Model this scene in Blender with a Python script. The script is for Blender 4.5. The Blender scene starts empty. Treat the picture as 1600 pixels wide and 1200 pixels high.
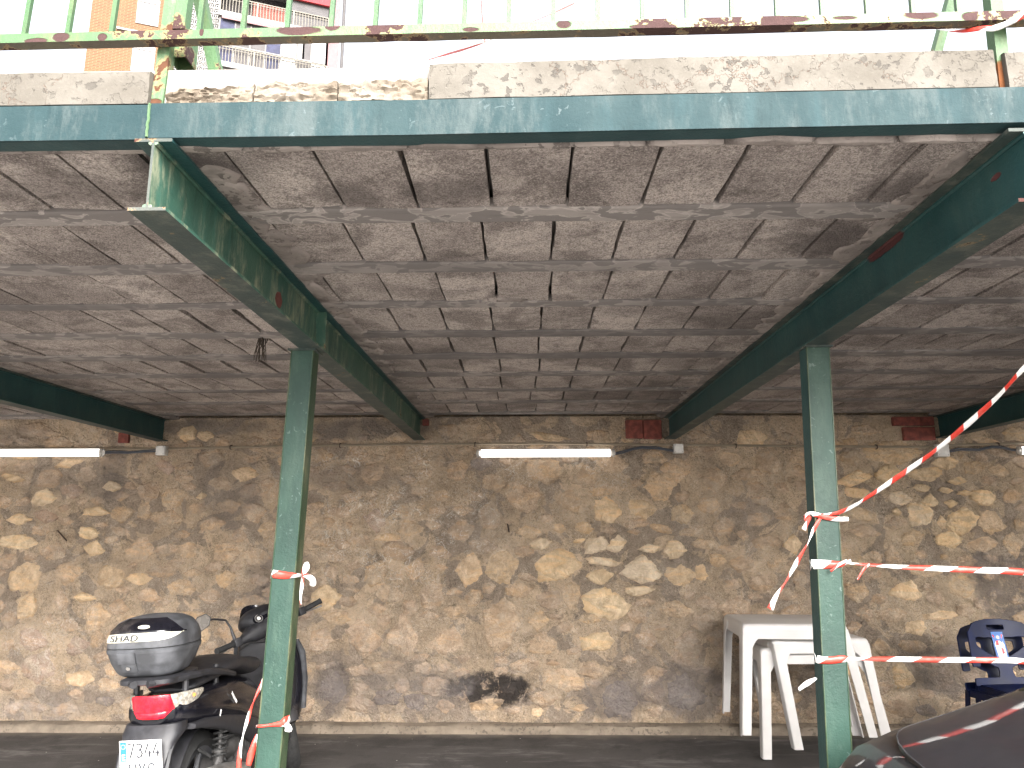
import bpy, bmesh, math, random
from math import sin, cos, pi, radians, exp, sqrt, atan2
from mathutils import Vector, Matrix, noise as mn
random.seed(7)
C = bpy.context.scene.collection

# ------------------------------------------------------------------ camera, sky, sun, exposure
F = 1164.14; YAW, PITCH, ROLL, HC = 0.0202, 0.1952, -0.0015, 1.5049
fw = Vector((-sin(YAW)*cos(PITCH), cos(YAW)*cos(PITCH), sin(PITCH)))
rt0 = Vector((cos(YAW), sin(YAW), 0)); up0 = rt0.cross(fw)
rt = rt0*cos(ROLL)+up0*sin(ROLL); up = -rt0*sin(ROLL)+up0*cos(ROLL)
EYE = Vector((0, 0, HC))
cd = bpy.data.cameras.new('camera'); cam = bpy.data.objects.new('camera', cd); C.objects.link(cam)
cd.sensor_width = 36; cd.lens = F/1600*36; cd.clip_start = 0.05; cd.clip_end = 2000
M = Matrix((rt, up, -fw)).transposed().to_4x4(); M.translation = EYE
cam.matrix_world = M
bpy.context.scene.camera = cam

def PX(x, y, X=None, Y=None, Z=None):
    """point of the place seen at pixel x, y of the 1600x1200 photo, on the plane X=, Y= or Z="""
    d = rt*((x-800)/F)-up*((y-600)/F)+fw
    t = X/d.x if X is not None else Y/d.y if Y is not None else (Z-HC)/d.z
    return EYE+d*t

SUN_EL, SUN_AZ = radians(34), radians(160)      # azimuth clockwise from +Y: behind the camera, to the right
wd = bpy.data.worlds.new('World'); bpy.context.scene.world = wd; wd.use_nodes = True
wn = wd.node_tree.nodes; wl = wd.node_tree.links
sky = wn.new('ShaderNodeTexSky'); sky.sky_type = 'NISHITA'; sky.sun_disc = False
sky.sun_elevation = SUN_EL; sky.sun_rotation = SUN_AZ; sky.dust_density = 4; sky.air_density = 1.0; sky.ozone_density = 1
hs = wn.new('ShaderNodeHueSaturation'); hs.inputs['Saturation'].default_value = 0.22; hs.inputs['Value'].default_value = 1.0
wl.new(sky.outputs[0], hs.inputs['Color'])
bg = wn['Background']; wl.new(hs.outputs[0], bg.inputs[0]); bg.inputs[1].default_value = 0.12
sl = bpy.data.lights.new('sun', 'SUN'); sl.energy = 1.7; sl.angle = radians(40); sl.color = (1, .965, .93)
so = bpy.data.objects.new('sun', sl); C.objects.link(so)
sd = Vector((sin(SUN_AZ)*cos(SUN_EL), cos(SUN_AZ)*cos(SUN_EL), sin(SUN_EL)))
so.rotation_euler = sd.to_track_quat('Z', 'Y').to_euler()
vs = bpy.context.scene.view_settings
vs.view_transform = 'Standard'; vs.look = 'None'; vs.gamma = 1; vs.use_curve_mapping = False; vs.exposure = 2.58
bpy.context.scene.cycles.max_bounces = 8; bpy.context.scene.cycles.diffuse_bounces = 5

# ------------------------------------------------------------------ node helper
class G:
    def __init__(s, name):
        s.m = bpy.data.materials.new(name); s.m.use_nodes = True
        s.n = s.m.node_tree.nodes; s.l = s.m.node_tree.links; s.b = s.n['Principled BSDF']
        s.P = s.n.new('ShaderNodeNewGeometry').outputs['Position']
        s.oi = None
    def put(s, sock, v):
        if v is None: return
        if isinstance(v, bpy.types.NodeSocket): s.l.new(v, sock)
        elif isinstance(v, (tuple, list)) and len(v) == 3 and sock.type == 'RGBA': sock.default_value = (*v, 1)
        else: sock.default_value = v
    def info(s):
        if not s.oi: s.oi = s.n.new('ShaderNodeObjectInfo')
        return s.oi
    def rnd(s): return s.info().outputs['Random']
    def obj(s): return s.n.new('ShaderNodeTexCoord').outputs['Object']
    def uv(s): return s.n.new('ShaderNodeTexCoord').outputs['UV']
    def vmul(s, v, k, add=None):
        x = s.n.new('ShaderNodeVectorMath'); x.operation = 'MULTIPLY_ADD'
        s.put(x.inputs[0], v); x.inputs[1].default_value = k if isinstance(k, tuple) else (k, k, k)
        if add is not None: s.put(x.inputs[2], add)
        return x.outputs[0]
    def noise(s, scale, detail=4, rough=.55, dist=0, v=None):
        x = s.n.new('ShaderNodeTexNoise'); s.put(x.inputs['Vector'], v if v is not None else s.P)
        x.inputs['Scale'].default_value = scale; x.inputs['Detail'].default_value = detail
        x.inputs['Roughness'].default_value = rough; x.inputs['Distortion'].default_value = dist
        return x.outputs[0]
    def vor(s, scale, v=None, feat='F1', rnd=1):
        x = s.n.new('ShaderNodeTexVoronoi'); x.feature = feat; s.put(x.inputs['Vector'], v if v is not None else s.P)
        x.inputs['Scale'].default_value = scale; x.inputs['Randomness'].default_value = rnd
        return x.outputs['Distance']
    def ramp(s, f, lo, hi, a=0., b=1.):
        x = s.n.new('ShaderNodeMapRange'); x.interpolation_type = 'SMOOTHSTEP'; s.put(x.inputs[0], f)
        for i, q in enumerate((lo, hi, a, b)): x.inputs[i+1].default_value = q
        return x.outputs[0]
    def mix(s, f, a, b, mode='MIX'):
        x = s.n.new('ShaderNodeMix'); x.data_type = 'RGBA'; x.blend_type = mode
        s.put(x.inputs[0], f); s.put(x.inputs[6], a); s.put(x.inputs[7], b); return x.outputs[2]
    def math(s, op, a, b=None):
        x = s.n.new('ShaderNodeMath'); x.operation = op; s.put(x.inputs[0], a)
        if b is not None: s.put(x.inputs[1], b)
        return x.outputs[0]
    def mul(s, *a):
        r = a[0]
        for q in a[1:]: r = s.math('MULTIPLY', r, q)
        return r
    def comp(s, v, i):
        x = s.n.new('ShaderNodeSeparateXYZ'); s.put(x.inputs[0], v); return x.outputs[i]
    def spot(s, c, r, wob=.5, sc=3.0, edge=.35):
        """soft irregular blob round world point c with radii r"""
        x = s.n.new('ShaderNodeVectorMath'); x.operation = 'SUBTRACT'; s.put(x.inputs[0], s.P); x.inputs[1].default_value = tuple(c)
        y = s.n.new('ShaderNodeVectorMath'); y.operation = 'DIVIDE'; s.l.new(x.outputs[0], y.inputs[0]); y.inputs[1].default_value = r
        z = s.n.new('ShaderNodeVectorMath'); z.operation = 'LENGTH'; s.l.new(y.outputs[0], z.inputs[0])
        d = s.math('ADD', z.outputs['Value'], s.math('MULTIPLY', s.math('SUBTRACT', s.noise(sc, 5, .65), .5), wob*2))
        return s.ramp(d, 1-edge, 1+edge, 1, 0)
    def bump(s, h, strength=.5, dist=.01, nrm=None):
        x = s.n.new('ShaderNodeBump'); s.put(x.inputs['Height'], h); x.inputs['Strength'].default_value = strength
        x.inputs['Distance'].default_value = dist
        if nrm is not None: s.l.new(nrm, x.inputs['Normal'])
        return x.outputs[0]
    def out(s, col=None, rough=None, nrm=None, **k):
        s.put(s.b.inputs['Base Color'], col); s.put(s.b.inputs['Roughness'], rough)
        if nrm is not None: s.l.new(nrm, s.b.inputs['Normal'])
        for a, v in k.items(): s.put(s.b.inputs[a.replace('_', ' ')], v)
        return s.m

def plain(name, col, rough=.5, var=.12, scale=20, bump=.0, dust=.25, **k):
    g = G(name); n = g.noise(scale, 4)
    c = g.mix(g.ramp(n, .35, .7), tuple(q*(1-var) for q in col), tuple(min(1, q*(1+var)) for q in col))
    d = g.noise(3, 5, .7); c = g.mix(g.ramp(d, .55, .8, 0, dust), c, (.20, .17, .14))
    return g.out(c, g.ramp(n, .2, .8, max(.02, rough-.06), min(1, rough+.08)), g.bump(n, bump, .003) if bump else None, **k)

# ------------------------------------------------------------------ materials of the wall
def wall_stains(g, col, strong=1.0):
    # white salt lines, strongest left of the middle near the top
    n = g.noise(7.5, 3, .5, 1.2); line = g.ramp(g.math('ABSOLUTE', g.math('SUBTRACT', n, .5)), .0, .011, 1, 0)
    n2 = g.noise(13, 3, .55, .9); line2 = g.ramp(g.math('ABSOLUTE', g.math('SUBTRACT', n2, .48)), .0, .016, 1, 0)
    line = g.math('MAXIMUM', line, g.math('MULTIPLY', line2, .7))
    m = g.math('MAXIMUM', g.spot(PX(610, 800, Y=6.12), (1.0, 9, .55), .4), g.math('MULTIPLY', g.spot(PX(870, 745, Y=6.12), (.55, 9, .28), .5), .8))
    m = g.math('MAXIMUM', m, g.math('MULTIPLY', g.spot(PX(90, 1000, Y=6.12), (.45, 9, .35), .5), .55))
    m = g.math('MAXIMUM', m, g.ramp(g.noise(1.7, 4, .6), .6, .72, 0, .35))
    br = g.ramp(g.noise(3.3, 5, .6), .42, .6)
    col = g.mix(g.mul(line, m, br, .95*strong), col, (.85, .79, .71))
    blot = g.ramp(g.noise(9, 7, .75, .4), .6, .74)
    col = g.mix(g.mul(blot, m, .4), col, (.56, .48, .42))
    # grey purplish damp patches
    big = g.ramp(g.noise(1.15, 6, .62, .3), .50, .68)
    col = g.mix(g.mul(big, .32), col, (.30, .255, .218))
    for (x, y, rx, rz, s) in ((765, 1078, .32, .12, .93), (715, 1080, .12, .05, .7), (960, 1090, .26, .16, .6), (1080, 1080, .28, .2, .6), (520, 1075, .14, .2, .6),
                              (640, 1075, .5, .2, .35), (440, 930, .3, .35, .45), (1580, 920, .32, .3, .7), (1480, 1045, .35, .18, .5), (70, 1100, .5, .12, .3),
                              (360, 770, .26, .3, .4), (560, 745, .4, .12, .4), (25, 690, .3, .12, .35), (560, 670, .55, .09, .55), (330, 668, .5, .06, .45),
                              (1290, 1060, .18, .2, .5), (1150, 1060, .2, .16, .4), (180, 730, .10, .3, .45)):
        p = g.spot(PX(x, y, Y=6.12), (rx, 9, rz), .75, 6.5, .22)
        if s > .65: p = g.mul(p, g.ramp(g.noise(9, 6, .7, .8), .36, .50))
        dark = (.030, .028, .030) if s > .9 else (.19, .165, .155)
        col = g.mix(g.mul(p, s), col, dark)
    for (x, y, rx, rz, s) in ((70, 1110, .4, .1, .45), (680, 1068, .35, .12, .3), (1160, 800, .3, .14, .3), (1080, 1100, .2, .18, .35)):
        col = g.mix(g.mul(g.spot(PX(x, y, Y=6.12), (rx, 9, rz), .6, 6), g.ramp(g.noise(12, 6, .7), .4, .7), s), col, (.42, .38, .36))
    # tiny white spatter
    sp = g.ramp(g.vor(38), .05, .09, 1, 0)
    col = g.mix(g.mul(sp, g.ramp(g.noise(2.7, 2), .55, .62), .6), col, (.7, .62, .52))
    return col

def flakes(g, col, amt=1.0, v=None):
    """curly flaking texture: thin paler and darker squiggles at several sizes"""
    for sc, di, lo, c, k in ((14, 2.2, .030, (.72, .60, .48), .6), (30, 1.8, .04, (.78, .67, .55), .55), (9, 2.6, .012, (.10, .075, .055), .8), (21, 1.6, .018, (.10, .078, .06), .75), (42, 1.2, .03, (.13, .10, .075), .5)):
        n = g.noise(sc, 4, .6, di, v=v); l = g.ramp(g.math('ABSOLUTE', g.math('SUBTRACT', n, .5)), 0, lo, 1, 0)
        col = g.mix(g.mul(l, g.math('MULTIPLY', g.ramp(g.noise(sc*.23, 3), .46, .60), k), amt), col, c)
    return col

def mat_mortar():
    g = G('mortar')
    a = g.noise(2.2, 7, .65, .2); b = g.noise(26, 6, .75); c = g.noise(75, 4, .75)
    col = g.mix(g.ramp(a, .36, .62), (.52, .392, .275), (.73, .555, .39))
    rx = g.ramp(g.comp(g.P, 0), 1.2, 3.8); col = g.mix(g.mul(rx, .4), col, (.70, .545, .375))
    col = g.mix(g.ramp(g.noise(7, 6, .7, .8), .50, .66, 0, .55), col, (.60, .44, .285))
    col = g.mix(g.ramp(b, .45, .68, 0, .4), col, (.42, .33, .245))
    col = g.mix(g.ramp(c, .50, .70, 0, .5), col, (.66, .55, .43))
    col = g.mix(g.ramp(c, .36, .46, .45, 0), col, (.24, .185, .135))
    patch = g.ramp(g.noise(3.0, 6, .58, .9), .515, .53)
    pc = g.mix(g.ramp(c, .4, .65), (.31, .247, .196), (.44, .353, .283))
    col = g.mix(g.mul(patch, .8), col, pc)
    col = flakes(g, col, g.math('SUBTRACT', 1.0, g.mul(patch, .8)) if False else 1.0)
    col = wall_stains(g, col)
    crack = g.ramp(g.vor(4.2, g.vmul(g.noise(4, 6, .7).node.outputs[1], .4, g.P), 'DISTANCE_TO_EDGE'), 0, .006, 1, 0)
    crack = g.mul(crack, g.ramp(g.noise(1.9, 3), .42, .55)); col = g.mix(g.mul(crack, .85), col, (.06, .045, .035))
    ridge = g.math('ABSOLUTE', g.math('SUBTRACT', g.noise(13, 5, .65, 2.0), .5))
    nb = g.math('ADD', g.math('MULTIPLY', g.noise(9, 8, .7, .3), 1.0), g.math('MULTIPLY', b, .5))
    nb = g.math('ADD', nb, g.math('ADD', g.math('MULTIPLY', c, .12), g.math('MULTIPLY', ridge, .9)))
    nb = g.math('SUBTRACT', nb, g.math('MULTIPLY', crack, .6))
    return g.out(col, .95, g.bump(nb, 1.0, .07), Specular_IOR_Level=.15)

def mat_stone():
    g = G('wall_stone'); tone = g.info().outputs['Color']; r = g.rnd()
    off = g.vmul(g.P, 1.0, g.math('MULTIPLY', r, 37.0))
    br = g.ramp(g.comp(tone, 0), .60, .80); keep = g.math('SUBTRACT', 1.0, g.math('MULTIPLY', br, .75))
    a = g.noise(11, 8, .68, .5, v=off); b = g.noise(60, 5, .7, v=off); s = g.noise(3.5, 4, .5, 1.5, v=g.vmul(off, (1, 1, 3.2)))
    col = g.mix(g.ramp(a, .36, .64), g.mix(1, tone, (.70, .66, .62), 'MULTIPLY'), tone)
    col = g.mix(g.ramp(s, .48, .62, 0, .4), col, g.mix(1, tone, (1.15, .98, .74), 'MULTIPLY'))
    col = g.mix(g.mul(g.ramp(b, .48, .70, 0, .45), keep), col, (.26, .20, .145))
    col = g.mix(g.ramp(g.noise(90, 4, .75, v=off), .52, .7, 0, .3), col, g.mix(1, tone, (1.25, 1.2, 1.15), 'MULTIPLY'))
    col = g.mix(g.mul(g.ramp(g.noise(6, 7, .75, .6), .52, .60, 0, .62), keep), col, (.46, .375, .285))
    col = g.mix(g.mul(g.ramp(g.noise(16, 6, .72, 1.0, v=off), .52, .64, 0, .45), keep), col, (.34, .275, .21))
    col = flakes(g, col, g.math('MULTIPLY', keep, .8)); plain_ = col
    col = g.mix(g.math('MULTIPLY', br, .7), wall_stains(g, plain_), plain_)
    nb = g.math('ADD', a, g.math('ADD', g.math('MULTIPLY', b, .3), g.math('MULTIPLY', g.math('ABSOLUTE', g.math('SUBTRACT', g.noise(8, 5, .65, 1.5, v=off), .5)), .9)))
    return g.out(col, .92, g.bump(nb, 1.0, .05), Specular_IOR_Level=.2)

# ------------------------------------------------------------------ ceiling
def mat_block():
    g = G('hollow_block'); r = g.rnd()
    off = g.vmul(g.P, 1.0, g.math('MULTIPLY', r, 19.0))
    base = g.mix(r, (.46, .402, .372), (.66, .582, .535))
    big = g.ramp(g.noise(2.6, 7, .62, .5), .46, .60); loc = g.ramp(g.noise(4.5, 7, .68, .4, v=off), .46, .62)
    col = g.mix(g.mul(loc, .68), base, (.17, .146, .138))
    col = g.mix(g.mul(big, .45), col, (.17, .145, .138))
    col = g.mix(g.ramp(g.noise(5, 7, .7, .3, v=off), .56, .68, 0, .6), col, (.56, .49, .44))
    fine = g.noise(170, 4, .85); mid = g.noise(55, 5, .8); pit = g.ramp(g.vor(140), .0, .4, 0, 1)
    col = g.mix(g.ramp(fine, .42, .52, .6, 0), col, (.09, .075, .068))
    col = g.mix(g.ramp(mid, .40, .52, .45, 0), col, (.10, .085, .078))
    col = g.mix(g.ramp(fine, .54, .66, 0, .6), col, (.72, .64, .58))
    for x, y, rx, ry, k in ((300, 265, .14, .10, .75), (330, 300, .10, .06, .6), (545, 310, .10, .07, .6), (690, 300, .12, .08, .5), (1300, 380, .12, .16, .7), (1430, 300, .16, .10, .6), (710, 410, .10, .08, .5), (430, 440, .18, .14, .5), (1180, 500, .25, .15, .5), (1300, 470, .2, .3, .5), (120, 300, .2, .1, .4), (1000, 620, .5, .5, .4), (640, 560, .3, .3, .35)):
        col = g.mix(g.mul(g.spot(PX(x, y, Z=2.428), (rx, ry, 1), .7, 8, .4), k), col, (.085, .072, .070))
    h = g.math('ADD', g.math('MULTIPLY', pit, .5), g.math('ADD', fine, g.math('MULTIPLY', mid, .9)))
    return g.out(col, .97, g.bump(h, .9, .008), Specular_IOR_Level=.1)

def mat_joist():
    g = G('joist_concrete')
    v = g.vmul(g.P, (1, 1.6, 1)); n = g.noise(10, 4, .5, .8, v=v)
    isl = g.ramp(n, .47, .485); rim = g.ramp(g.math('ABSOLUTE', g.math('SUBTRACT', n, .475)), .012, .035, 1, 0)
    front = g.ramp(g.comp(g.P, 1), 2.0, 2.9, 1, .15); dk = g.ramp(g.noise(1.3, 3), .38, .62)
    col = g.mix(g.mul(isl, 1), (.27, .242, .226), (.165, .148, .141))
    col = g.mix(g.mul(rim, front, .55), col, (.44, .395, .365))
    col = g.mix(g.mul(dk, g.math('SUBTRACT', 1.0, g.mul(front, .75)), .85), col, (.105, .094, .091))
    col = g.mix(g.ramp(g.noise(60, 5, .7, v=g.vmul(g.P, (.15, 1, 1))), .5, .7, 0, .35), col, (.08, .07, .068))
    return g.out(col, .9, g.bump(g.noise(40, 5, .7), .35, .004))

def mat_concrete(name, a, b, spots=(.3, .26, .22), cracks=True, edge=.6):
    g = G(name)
    col = g.mix(g.ramp(g.noise(5, 6, .6), .35, .65), a, b)
    pat = g.ramp(g.noise(34, 4, .6, .25), .56, .585); pm = g.ramp(g.noise(3.4, 5, .6), .42, .56)
    col = g.mix(g.mul(pat, pm, .8), col, spots)
    fl = g.noise(90, 4, .7); col = g.mix(g.ramp(fl, .55, .75, 0, .3), col, tuple(min(1, q*1.35) for q in b))
    h = g.math('SUBTRACT', g.math('MULTIPLY', fl, .4), g.math('MULTIPLY', pat, .35))
    if cracks:
        e = g.vor(3.6, g.vmul(g.noise(5, 6, .7).node.outputs[1], .35, g.P), 'DISTANCE_TO_EDGE')
        cr = g.ramp(e, .002, .008, 1, 0); col = g.mix(g.mul(cr, g.ramp(g.noise(2, 2), .38, .5), .85), col, (.16, .12, .095))
        h = g.math('SUBTRACT', h, g.math('MULTIPLY', cr, .8))
    return g.out(col, .93, g.bump(h, .8, .006), Specular_IOR_Level=.2)

# ------------------------------------------------------------------ painted steel
def mat_steel(name, col, col2, rust=.60, rustcol=(.17, .055, .035), chalk=None, chalk_amt=.5, streak=.4, rough=.42, speck=.0, spec=.4, spots=()):
    g = G(name)
    n = g.noise(4, 6, .6); c = g.mix(g.ramp(n, .35, .68), col, col2)
    st = g.noise(14, 5, .7, v=g.vmul(g.P, (1, 1, .12)))
    c = g.mix(g.ramp(st, .48, .72, 0, streak), c, tuple(min(1, q*1.7+.006) for q in col))
    c = g.mix(g.ramp(g.noise(22, 6, .72, v=g.vmul(g.P, (1, 1, .2))), .55, .75, 0, streak*.8), c, tuple(q*.35 for q in col))
    if chalk:
        ch = g.ramp(g.noise(9, 8, .78, v=g.vmul(g.P, (1, 1, .3))), .47, .68)
        c = g.mix(g.mul(ch, chalk_amt), c, chalk)
    if speck:
        sp = g.ramp(g.noise(46, 3, .6, 1.0), .63, .68); sm = g.ramp(g.noise(3.4, 3), .42, .62)
        c = g.mix(g.mul(sp, sm, speck), c, tuple(min(1, q*1.5+.12) for q in col2))
    rn = g.noise(6.5, 7, .66, .2); rm = g.ramp(rn, rust, rust+.015); rh = g.ramp(rn, rust-.03, rust)
    rs = [g.spot(p, r, .55, 14, .12) for p, r in spots]
    for q in rs: rm = g.math('MAXIMUM', rm, q)
    rc = g.mix(g.noise(38, 5, .7), rustcol, tuple(q*.35 for q in rustcol))
    c = g.mix(g.mul(rh, .5), c, (.30, .19, .08)); c = g.mix(rm, c, rc)
    e = g.noise(120, 3, .6)
    h = g.math('SUBTRACT', g.math('ADD', g.math('MULTIPLY', e, .35), g.math('MULTIPLY', g.noise(45, 5, .7), .6)), g.math('MULTIPLY', rm, .6))
    ro = g.math('ADD', g.math('MULTIPLY', rm, .4), rough)
    return g.out(c, ro, g.bump(h, .7, .004), Specular_IOR_Level=spec)

def mat_brick_far():
    g = G('far_brick'); v = g.obj()
    b = g.n.new('ShaderNodeTexBrick'); g.put(b.inputs['Vector'], g.vmul(v, (1, 1, 1)))
    x = g.n.new('ShaderNodeCombineXYZ'); g.l.new(g.comp(v, 0), x.inputs[0]); g.l.new(g.comp(v, 2), x.inputs[1]); g.l.new(x.outputs[0], b.inputs['Vector'])
    b.inputs['Scale'].default_value = 1; b.inputs['Brick Width'].default_value = .36; b.inputs['Row Height'].default_value = .095; b.inputs['Mortar Size'].default_value = .014
    b.inputs['Color1'].default_value = (.125, .055, .021, 1); b.inputs['Color2'].default_value = (.085, .034, .013, 1); b.inputs['Mortar'].default_value = (.17, .115, .065, 1)
    return g.out(b.outputs[0], .9)

def mat_tape():
    g = G('barrier_tape'); u = g.comp(g.uv(), 0); v = g.comp(g.uv(), 1)
    s = g.math('FRACT', g.math('ADD', g.math('ADD', u, g.math('MULTIPLY', v, .22)), g.math('MULTIPLY', g.noise(40, 3), .03)))
    k = g.ramp(s, .485, .515); k2 = g.ramp(s, .985, .999); k = g.math('SUBTRACT', k, k2)
    c = g.mix(k, (.80, .79, .77), (.55, .045, .03))
    c = g.mix(g.ramp(g.noise(14, 5, .7), .5, .75, 0, .3), c, (.42, .36, .30))
    return g.out(c, .38, g.bump(g.noise(60, 4), .5, .004))

def mat_asphalt():
    g = G('asphalt')
    a = g.noise(1.1, 6, .65, .4); c = g.mix(g.ramp(a, .35, .65), (.034, .030, .028), (.058, .052, .049))
    c = g.mix(g.ramp(g.noise(2.6, 8, .75, .8, v=g.vmul(g.P, (.5, 2, 1))), .50, .66, 0, .85), c, (.13, .12, .115)); c = g.mix(g.ramp(g.noise(1.6, 6, .7, .5), .5, .6, 0, .7), c, (.022, .019, .018))
    c = g.mix(g.ramp(g.noise(170, 3, .8), .55, .75, 0, .5), c, (.15, .138, .125))
    c = g.mix(g.ramp(g.vor(6.5), .028, .035, 1, 0), c, (.55, .52, .48))
    near = g.ramp(g.comp(g.P, 1), 3.6, 4.9, 1, 0); c = g.mix(near, c, (.28, .265, .245))  # unseen ground in front made pale, to bounce daylight onto ceiling and wall
    edge = g.ramp(g.math('ADD', g.comp(g.P, 1), g.math('MULTIPLY', g.noise(6, 5), .3)), 6.02, 6.2); c = g.mix(g.mul(edge, .5), c, (.2, .165, .13))
    return g.out(c, .85, g.bump(g.noise(120, 4, .8), .5, .005))

def mat_paint_car():
    g = G('car_paint'); d = g.ramp(g.noise(2.4, 6, .7), .42, .75, 0, .28)
    c = g.mix(d, (.009, .009, .012), (.035, .032, .030))
    return g.out(c, g.ramp(g.noise(4, 4),   .3, .7, .45, .6), None, Coat_Weight=.6, Coat_Roughness=.03, Specular_IOR_Level=.5)

MT = dict(
    mortar=mat_mortar(), stone=mat_stone(), block=mat_block(), joist=mat_joist(),
    infill=mat_concrete('infill_mortar', (.17, .147, .135), (.30, .262, .24), (.10, .086, .08), False),
    parapet=mat_concrete('painted_concrete', (.100, .090, .076), (.140, .128, .111), (.062, .056, .049)),
    rubble=mat_concrete('broken_concrete', (.125, .100, .075), (.215, .185, .150), (.09, .07, .052), False),
    footing=mat_concrete('footing_concrete', (.15, .122, .094), (.24, .195, .150), (.10, .083, .066), False),
    deck=plain('deck_screed', (.25, .23, .21), .9),
    asphalt=mat_asphalt(), far_brick=mat_brick_far(), tape=mat_tape(), car=mat_paint_car(),
)
MT['tile'] = plain('red_clay', (.19, .052, .038), .85, .35, 24, .5)
MT['beam_a'] = mat_steel('beam_green', (.022, .070, .052), (.045, .105, .072), .68, (.16, .05, .04), (.27, .28, .19), .95, .75, .5,
                         spots=((PX(434, 468, X=-.889), (.3, .035, .03)),))
MT['beam_b'] = mat_steel('beam_dark_green', (.012, .048, .050), (.022, .066, .064), .72, (.10, .03, .03), (.06, .10, .09), .35, .35, .45,
                         spots=((PX(1385, 385, X=1.17), (.3, .13, .018)), (PX(1555, 277, X=1.17), (.3, .02, .008))))
MT['beam_u'] = mat_steel('beam_underside', (.020, .034, .033), (.040, .055, .048), .68, (.07, .03, .027), (.16, .155, .125), .5, .3, .6)
MT['beam_end'] = mat_steel('beam_end', (.045, .055, .050), (.075, .08, .07), .53, (.09, .035, .028), None, 0, .3, .8)
MT['fascia'] = mat_steel('fascia_blue_green', (.015, .034, .038), (.027, .048, .051),   .765, (.09, .04, .025), (.070, .086, .085), .7, .4, .7, .35, .15)
MT['fascia_u'] = mat_steel('fascia_underside', (.010, .034, .038), (.018, .05, .052), .75, (.1, .04, .03), None, 0, .2, .6)
MT['col'] = mat_steel('column_green', (.010, .033, .024), (.017, .048, .035), .735, (.26, .085, .055), (.045, .080, .058), .55, .30, .55, .5)
MT['col_side'] = mat_steel('column_olive', (.014, .036, .018), (.030, .055, .026), .73, (.16, .07, .04), (.20, .18, .105), .6, .5, .4)
MT['rail'] = mat_steel('rail_light_green', (.055, .118, .048), (.075, .145, .062), .56, (.070, .032, .030), (.12, .13, .05), .6, .2, .5, spots=tuple((PX(x, y, Y=1.6), (rx, .1, rz)) for x, y, rx, rz in ((465, 48, .05, .012), (520, 40, .018, .014), (95, 58, .02, .012), (55, 64, .03, .008), (160, 58, .012, .01), (1000, 42, .03, .006), (880, 38, .02, .012), (1235, 30, .05, .009), (1320, 28, .03, .006), (1440, 24, .04, .010), (1515, 26, .02, .012), (735, 46, .02, .006), (315, 50, .006, .012))))
MT['bar'] = mat_steel('bar_light_green', (.036, .085, .034), (.052, .105, .044), .70, (.070, .032, .030), (.10, .12, .05), .5, .2, .5)
MT['rail_u'] = mat_steel('rail_underside', (.075, .062, .045), (.10, .085, .06), .54, (.07, .035, .03), (.12, .13, .07), .4, .2, .7)
MT['post_l'] = mat_steel('post_peeling', (.055, .115, .05), (.075, .13, .062), .60, (.12, .05, .025), (.23, .20, .165), .95, .5, .6, spots=((PX(238, 158, Y=1.63), (.02, .05, .012)),))
MT['post'] = mat_steel('post_rusty', (.055, .115, .05), (.075, .13, .062), .64, (.20, .070, .022), (.14, .15, .08), .5, .25, .6, spots=((PX(1574, 118, Y=1.637), (.06, .06, .042)),))
MT['bark'] = plain('dry_roots', (.06, .045, .035), .95)
MT['pvc'] = plain('beige_conduit', (.26, .21, .15), .6)
MT['grey_box'] = plain('junction_plastic', (.62, .60, .57), .45)
MT['cable'] = plain('grey_cable', (.07, .075, .09), .5)
MT['clip'] = plain('rusty_clip', (.06, .035, .025), .8)
MT['tube_white'] = None
g = G('lamp_diffuser'); g.b.inputs['Emission Color'].default_value = (1, .97, .93, 1); g.b.inputs['Emission Strength'].default_value = .45
MT['tube_white'] = g.out((.85, .85, .85), .3)
g = G('clear_cap'); MT['clear'] = g.out((.75, .72, .68), .15, None, Transmission_Weight=.6)
MT['white_plastic'] = plain('white_plastic', (.60, .575, .555), .42, .05, 6)
MT['blue_plastic'] = plain('blue_plastic', (.002, .007, .042), .42, .2, 8, dust=.02, Specular_IOR_Level=.3)
MT['black_plastic'] = plain('black_plastic', (.016, .016, .019), .5, .3, 30, .15, dust=.1)
MT['grey_plastic'] = plain('weathered_grey_plastic', (.055, .057, .063), .6, .4, 14, .2)
MT['gloss_black'] = plain('gloss_black', (.006, .006, .009), .12, .3, 12)
MT['cream'] = plain('brushed_cream', (.55, .52, .42), .4, .08, 30)
MT['rubber'] = plain('tyre_rubber', (.018, .018, .018), .85, .3, 40, .4)
MT['alu'] = plain('dull_aluminium', (.30, .29, .28), .42, .2, 30, .2, Metallic=.7)
MT['chrome'] = plain('chrome', (.6, .6, .6), .15, .1, 30, Metallic=1.0)
MT['engine'] = plain('engine_metal', (.045, .043, .042), .6, .4, 25, .4, Metallic=.3)
MT['red_lens'] = plain('red_lens', (.62, .008, .02), .12, .35, 55, .6)
MT['clear_lens'] = plain('clear_lens', (.27, .25, .215), .15, .4, 70, .8)
MT['plate_white'] = plain('plate_white', (.78, .77, .75), .4, .03)
MT['plate_blue'] = plain('plate_blue', (.02, .13, .42), .4, .05)
MT['ink'] = plain('plate_ink', (.02, .022, .03), .5)
MT['white_paint'] = plain('white_paint', (.20, .19, .18), .6, .04, 8)
MT['far_frame'] = plain('far_window_frame', (.09, .08, .07), .5)
MT['far_glass'] = plain('far_glass', (.05, .05, .06), .15, .25, .6)
MT['curtain'] = plain('far_curtain', (.035, .037, .065), .9, .3, 2)
MT['curtain_b'] = plain('far_curtain_pale', (.075, .07, .07), .9, .15, 2)
MT['red_far'] = plain('red_awning', (.28, .02, .025), .8)
MT['far_rail'] = plain('far_railing', (.11, .095, .07), .6)
MT['dark_far'] = plain('dark_interior', (.03, .026, .026), .8)
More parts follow.
